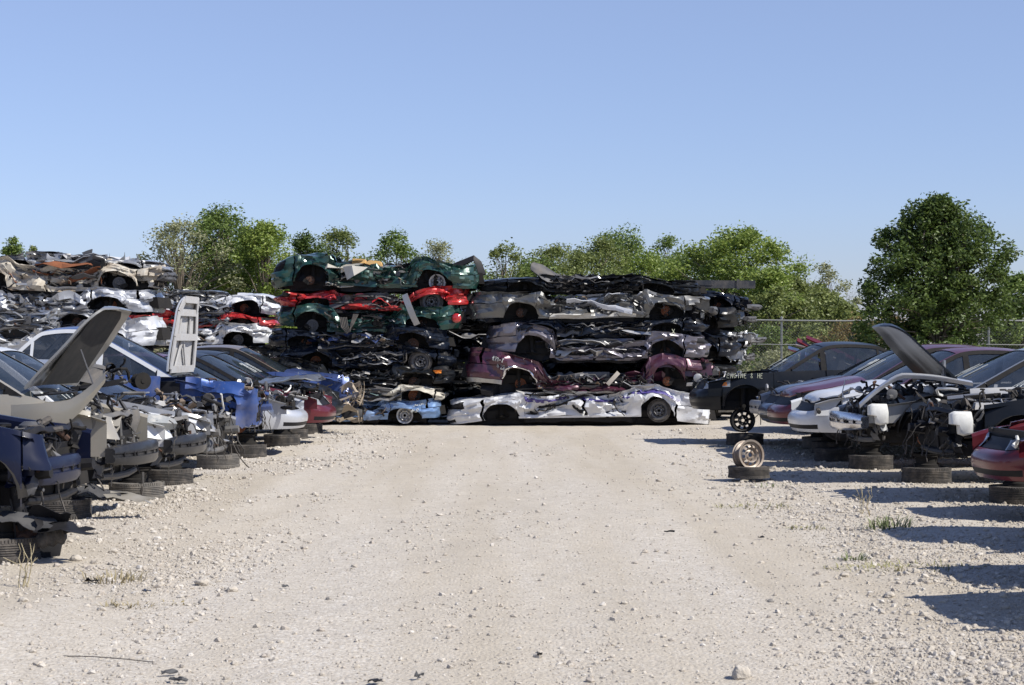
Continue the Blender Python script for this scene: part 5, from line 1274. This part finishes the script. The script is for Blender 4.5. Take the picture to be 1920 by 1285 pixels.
ST6 = 'crushed cars stacked behind the two middle stacks'
for i, (z, h, col, lb) in enumerate(((0, .7, black, 'dark flattened car at the bottom, seen through the gap between the middle stacks'), (.68, .66, gunm, 'grey flattened car second up in the gap between the middle stacks'), (1.32, .62, blk2, 'blue-black flattened car third up in the gap between the middle stacks'), (1.9, .6, black, 'black flattened car topmost in the gap between the middle stacks'))):
    crushed(CC, lb, col, -3.6, 1.0, z, h, 43.0, 'right', 110+i, ST6, wheels='dd', mid=.9, junkn=40)
for i, (z, h, col, lb) in enumerate(((0, .7, gunm, 'grey flattened car at the bottom behind the right-middle stack'), (.68, .66, black, 'black flattened car second up behind the right-middle stack'), (1.32, .62, blk2, 'blue-black flattened car third up behind the right-middle stack'), (1.9, .6, black, 'black flattened car fourth up behind the right-middle stack'))):
    crushed(CC, lb, col, .6, 5.2, z, h, 42.2, 'right', 120+i, ST6, wheels='dd', mid=.95, junkn=30)

# ------------------------------------------------------------------ loose scrap lying on and between the stacks
def bent(name, label, pts, wd, th, mat, cat='scrap', up=(0, 0, 1), taper=None, cup=0.0):
    mb = MB(); rows = []; pts = [Vector(p) for p in pts]
    for i, p in enumerate(pts):
        t = (pts[min(i+1, len(pts)-1)]-pts[max(0, i-1)]).normalized(); s_ = t.cross(Vector(up)).normalized(); w_ = wd if not taper else taper[i]
        rows.append([p+s_*w_*k/2+Vector(up)*(-cup*abs(k)**2) for k in (-1, -.5, 0, .5, 1)])
    mb.slab(rows, tuple(-Vector(up)), th); o = link(name, mb, mat); tag(o, label, cat); return o
W3 = lambda x, y, d: Vector(((x-960)/F*d, d, CH-(y-641)/F*d))
bent('plastic_moulding', 'long dark plastic moulding sticking up from the top black car of the right-middle stack', [W3(996, 492, 40.6), W3(1012, 500, 40.6), W3(1040, 514, 40.7), W3(1070, 521, 40.7), W3(1120, 522, 40.8)], .3, .06, surf('grey_plastic', (.05, .05, .055), .55, dirt=.4), taper=[.22, .34, .26, .2, .1], up=(-.45, -.6, .66), cup=.06)
mb = MB(); mb.box((0, 0, 0), (1.75, .14, .17)); mb.box((.5, -.075, 0), (.06, .03, .22)); mb.box((-.3, -.075, 0), (.5, .02, .05)); o = link('steel_beam', mb, surf('dark_beam', (.03, .035, .045), .5, .3, dirt=.3)); o.location = W3(1340, 530, 40.6); o.rotation_euler = (0, R(.5), -.05); tag(o, 'straight black steel beam poking out of the top right of the right-middle stack', 'beam')
bent('body_strip', 'black bent strip sticking up at the top right corner of the left-middle stack', [W3(845, 498, 40.3), W3(870, 488, 40.3), W3(888, 480, 40.3), W3(897, 490, 40.3), W3(905, 512, 40.3)], .16, .03, BLK, up=(0, -.7, .7))
bent('door_pillar', 'dull aluminium strap hanging down the front of the left-middle stack', [W3(758, 549, 39.85), W3(766, 570, 39.8), W3(774, 590, 39.8), W3(782, 606, 39.85)], .13, .03, ALU, up=(-.2, -.95, .1))
mb = MB()
for k in range(5): mb.tube([W3(637+3*k, 592, 39.8), W3(640+3*k, 610, 39.76), W3(650+1.5*k, 622-k, 39.74), W3(662-k, 605, 39.76), W3(671-2*k, 586, 39.8)], .018, 6)
o = link('rubber_seal', mb, RUB); tag(o, 'looped black rubber door seals hanging from the lower green crushed car', 'seal')
mb = MB(); mb.slab([[W3(643, 497, 39.85), W3(651, 522, 39.8)], [W3(660, 495, 39.7), W3(664, 514, 39.65)], [W3(690, 498, 39.75), W3(680, 505, 39.7)]], (0, -1, 0), .03); o = link('door_card', mb, cream, smooth=0); tag(o, 'torn cream door card sticking out of the top green crushed car', 'panel')
mb = MB(); junk(mb, random.Random(3), -.18, .18, -.1, .1, 0, .1, 12, .16, [0]*8 or None) if False else mb.box((0, 0, 0), (.36, .25, .10), None, 0, .6, .05, random.Random(2)); mb.box((.35, .05, -.03), (.4, .2, .07), Matrix.Rotation(.2, 3, 'Y'), 0, .7, .04, random.Random(3))
o = link('foam_padding', mb, FOM, smooth=0); o.location = W3(672, 488, 40.2); tag(o, 'ochre foam padding on top of the upper green crushed car', 'padding')
bent('plank', 'pale wooden board leaning in the torn plum limousine', [W3(1139, 718, 39.85), W3(1150, 706, 39.82), W3(1160, 695, 39.85)], .09, .03, surf('pale_wood', (.50, .45, .38), .8, dirt=.3), up=(0, -1, .1), cat='board')
bent('metal_fin', 'pointed grey metal fin standing up on the far left stack', [W3(160, 478, 37.5), W3(168, 470, 37.5), W3(173, 464, 37.5)], .2, .02, STL, taper=[.22, .12, .01], up=(0, -1, .1))
for k, (a, b, m_) in enumerate((((1495, 633), (1520, 648), dred), ((1492, 640), (1545, 656), ALU), ((1478, 648), (1510, 660), CHR), ((1512, 628), (1560, 650), maroon))):
    bent('bumper_strip', ['short dark red strip standing behind the black lettered car', 'dull aluminium strip rising behind the black lettered car', 'bright chrome strip, lowest of those behind the black lettered car', 'long maroon strip, topmost behind the black lettered car'][k], [W3(*a, 37.2), W3((a[0]+b[0])/2, (a[1]+b[1])/2-1, 37.2), W3(*b, 37.2), W3(b[0]+55, b[1]+26, 37.2)], .12, .03, m_, up=(0, -.5, .86))
# the crushed heap those strips stick out of
crushed(CC, 'low crushed grey car hidden behind the black lettered car at the aisle end', gunm, 5.5, 9.8, 0, .7, 36.3, 'left', 91, None, wheels='dd', mid=.9)
crushed(CC, 'second low crushed car hidden behind the black lettered car', maroon, 5.4, 9.7, .66, .6, 36.3, 'right', 92, None, wheels='dd', mid=.9)

# ------------------------------------------------------------------ rocks, weeds and small debris on the gravel
rock(1390, 1247, .052, 'fist-sized pale rock standing alone at the bottom right of the aisle', .95, 3)
for i, (a, b, s_, l) in enumerate(((1243*1.0+340, 1072, .035, 'flat white stone right of the aisle below the long grass strip'), (1668, 1113, .04, 'dark grey stone right of the flat white stone'), (1170, 1120, .022, 'small brown stone in the right half of the aisle'), (1022, 932, .0, ''), (1258, 918, .03, 'small tan stone at the far right of the aisle near the loose wheel'),
    (378, 1085, .055, 'crumbly cream lump of limestone, left one of the pair in the left gravel'), (436, 1095, .045, 'crumbly cream lump of limestone, right one of the pair in the left gravel'), (142, 1052, .05, 'pale stone at the foot of the dead grass tuft'), (44, 1125, .035, 'square white stone at the lower left'), (212, 1038, .04, 'rounded stone by the shadow of the navy car'), (1545+90, 1255, .03, 'rusty brown stone at the lower right'), (190, 1140, .028, 'small tan stone at the lower left beside the dead grass'))):
    if s_: rock(a, b, s_, l, .6, i+5, 'single stones on the gravel')
dg, gg, yg = (.30, .25, .14), (.13, .17, .055), (.26, .25, .10)
for (a, b, n, h, r, c_, l, xs, fl_) in (
 (215, 1080, 90, .16, .16, dg, 'dead straw-coloured grass tuft nearest the navy car', 1.4, 1), (240, 1130, 70, .10, .13, dg, 'flattened dead grass tuft below the first one at lower left', 1.5, .5), (340, 1118, 40, .06, .12, dg, 'small withered tuft between the two limestone lumps and the aisle', 1.6, .5),
 (1410, 945, 130, .09, .30, yg, 'yellow-green grass patch in front of the loose wheel', 1.5, .7), (1510, 985, 70, .09, .16, yg, 'small grass patch right of the aisle between two shadows', 1.2, .7), (1600, 1035, 60, .12, .12, gg, 'spiky grass tuft at the tip of a long shadow', 1.1, .8),
 (1690, 1055, 220, .10, .30, yg, 'long strip of yellow-green grass below the dark shadow at right', 2.2, .6), (1665, 990, 120, .20, .2, gg, 'dark green grass clump in the shade of the right-hand cars', 1.2, 1.2), (1450, 905, 60, .09, .22, gg, 'low weeds beside the small black tyre', 1.6, .7), (1365, 832, 60, .09, .3, gg, 'weeds at the foot of the black car standing on a wheel', 1.6, .7), (1463, 838, 60, .09, .3, gg, 'weeds in the shade between the two standing tyres', 1.6, .7)):
    tuft(a, b, l, n, h, r, c_, int(a), fl_, xs)
for (a, b, l) in ((48, 1090, 'tall dry weed stalk beneath the navy car'), (1620, 965, 'dry branching weed stalk in front of the right-hand cars')):
    x, y = gpt(a, b); mb = MB(); rn = random.Random(a)
    for _ in range(5):
        p = Vector((rn.uniform(-.06, .06), rn.uniform(-.05, .05), 0)); pts = [p]
        for k in range(6): pts.append(pts[-1]+Vector((rn.gauss(0, .018), rn.gauss(0, .012), .055)))
        mb.tube(pts, [.005, .005, .004, .004, .003, .003, .002], 4)
        mb.tube([pts[3], pts[3]+Vector((rn.gauss(0, .07), .01, .06))], .0025, 4)
    o = link('weed_stalk', mb, surf('straw', (.42, .36, .22), .9)); o.location = (x, y, gz(x, y)-.01); tag(o, l, 'weed')
for i, (a, b, l, w1, w2, m_) in enumerate(((318, 1250, 'crushed dark plastic shard at the bottom left', .09, .025, greyl), (335, 1262, 'grey flat plastic fragment under the dark shard at bottom left', .10, .025, greyl), (703, 1262, 'blackened twisted scrap at the bottom centre', .06, .06, BLK), (786, 1256, 'small grey shard right of the twisted scrap', .05, .02, greyl), (275, 1104, 'dark blue-grey chip right of the dead grass', .06, .03, sblue), (535, 1090, 'short grey tube piece left of the aisle centre', .05, .02, greyl), (1255, 993, 'thin dark flat shard right of the aisle centre', .10, .02, BLK), (1427, 1001, 'dark chip among the gravel near the right weeds', .06, .02, BLK), (172, 1084, 'black plastic scrap beside the dead grass tuft', .10, .06, BLK), (1012, 1215, 'small dark chip at the lower left of the centre', .03, .01, BLK))):
    x, y = gpt(a, b); rn = random.Random(i); rows = []
    for k in range(5): rows.append([Vector((w1*(k/4-.5), w2*(j/2-.5)+rn.uniform(-.004, .004), .008+abs(rn.gauss(0, .009)))) for j in range(3)])
    mb = MB(); mb.slab(rows, (0, 0, -1), .006); o = link('debris', mb, m_, smooth=0); o.location = (x, y, gz(x, y)+.012); o.rotation_euler = (0, 0, rn.uniform(-.5, .5)); tag(o, l, 'debris', 'small scraps on the gravel')
x, y = gpt(200, 1225); mb = MB(); mb.tube([(-.28, .15, .0), (-.1, .06, .012), (.08, 0, .01), (.28, -.06, .0)], .003, 4); o = link('wire', mb, RUB); o.location = (x, y, gz(x, y)+.01); tag(o, 'thin black wire lying on the dust at the lower left', 'wire')
gravel()
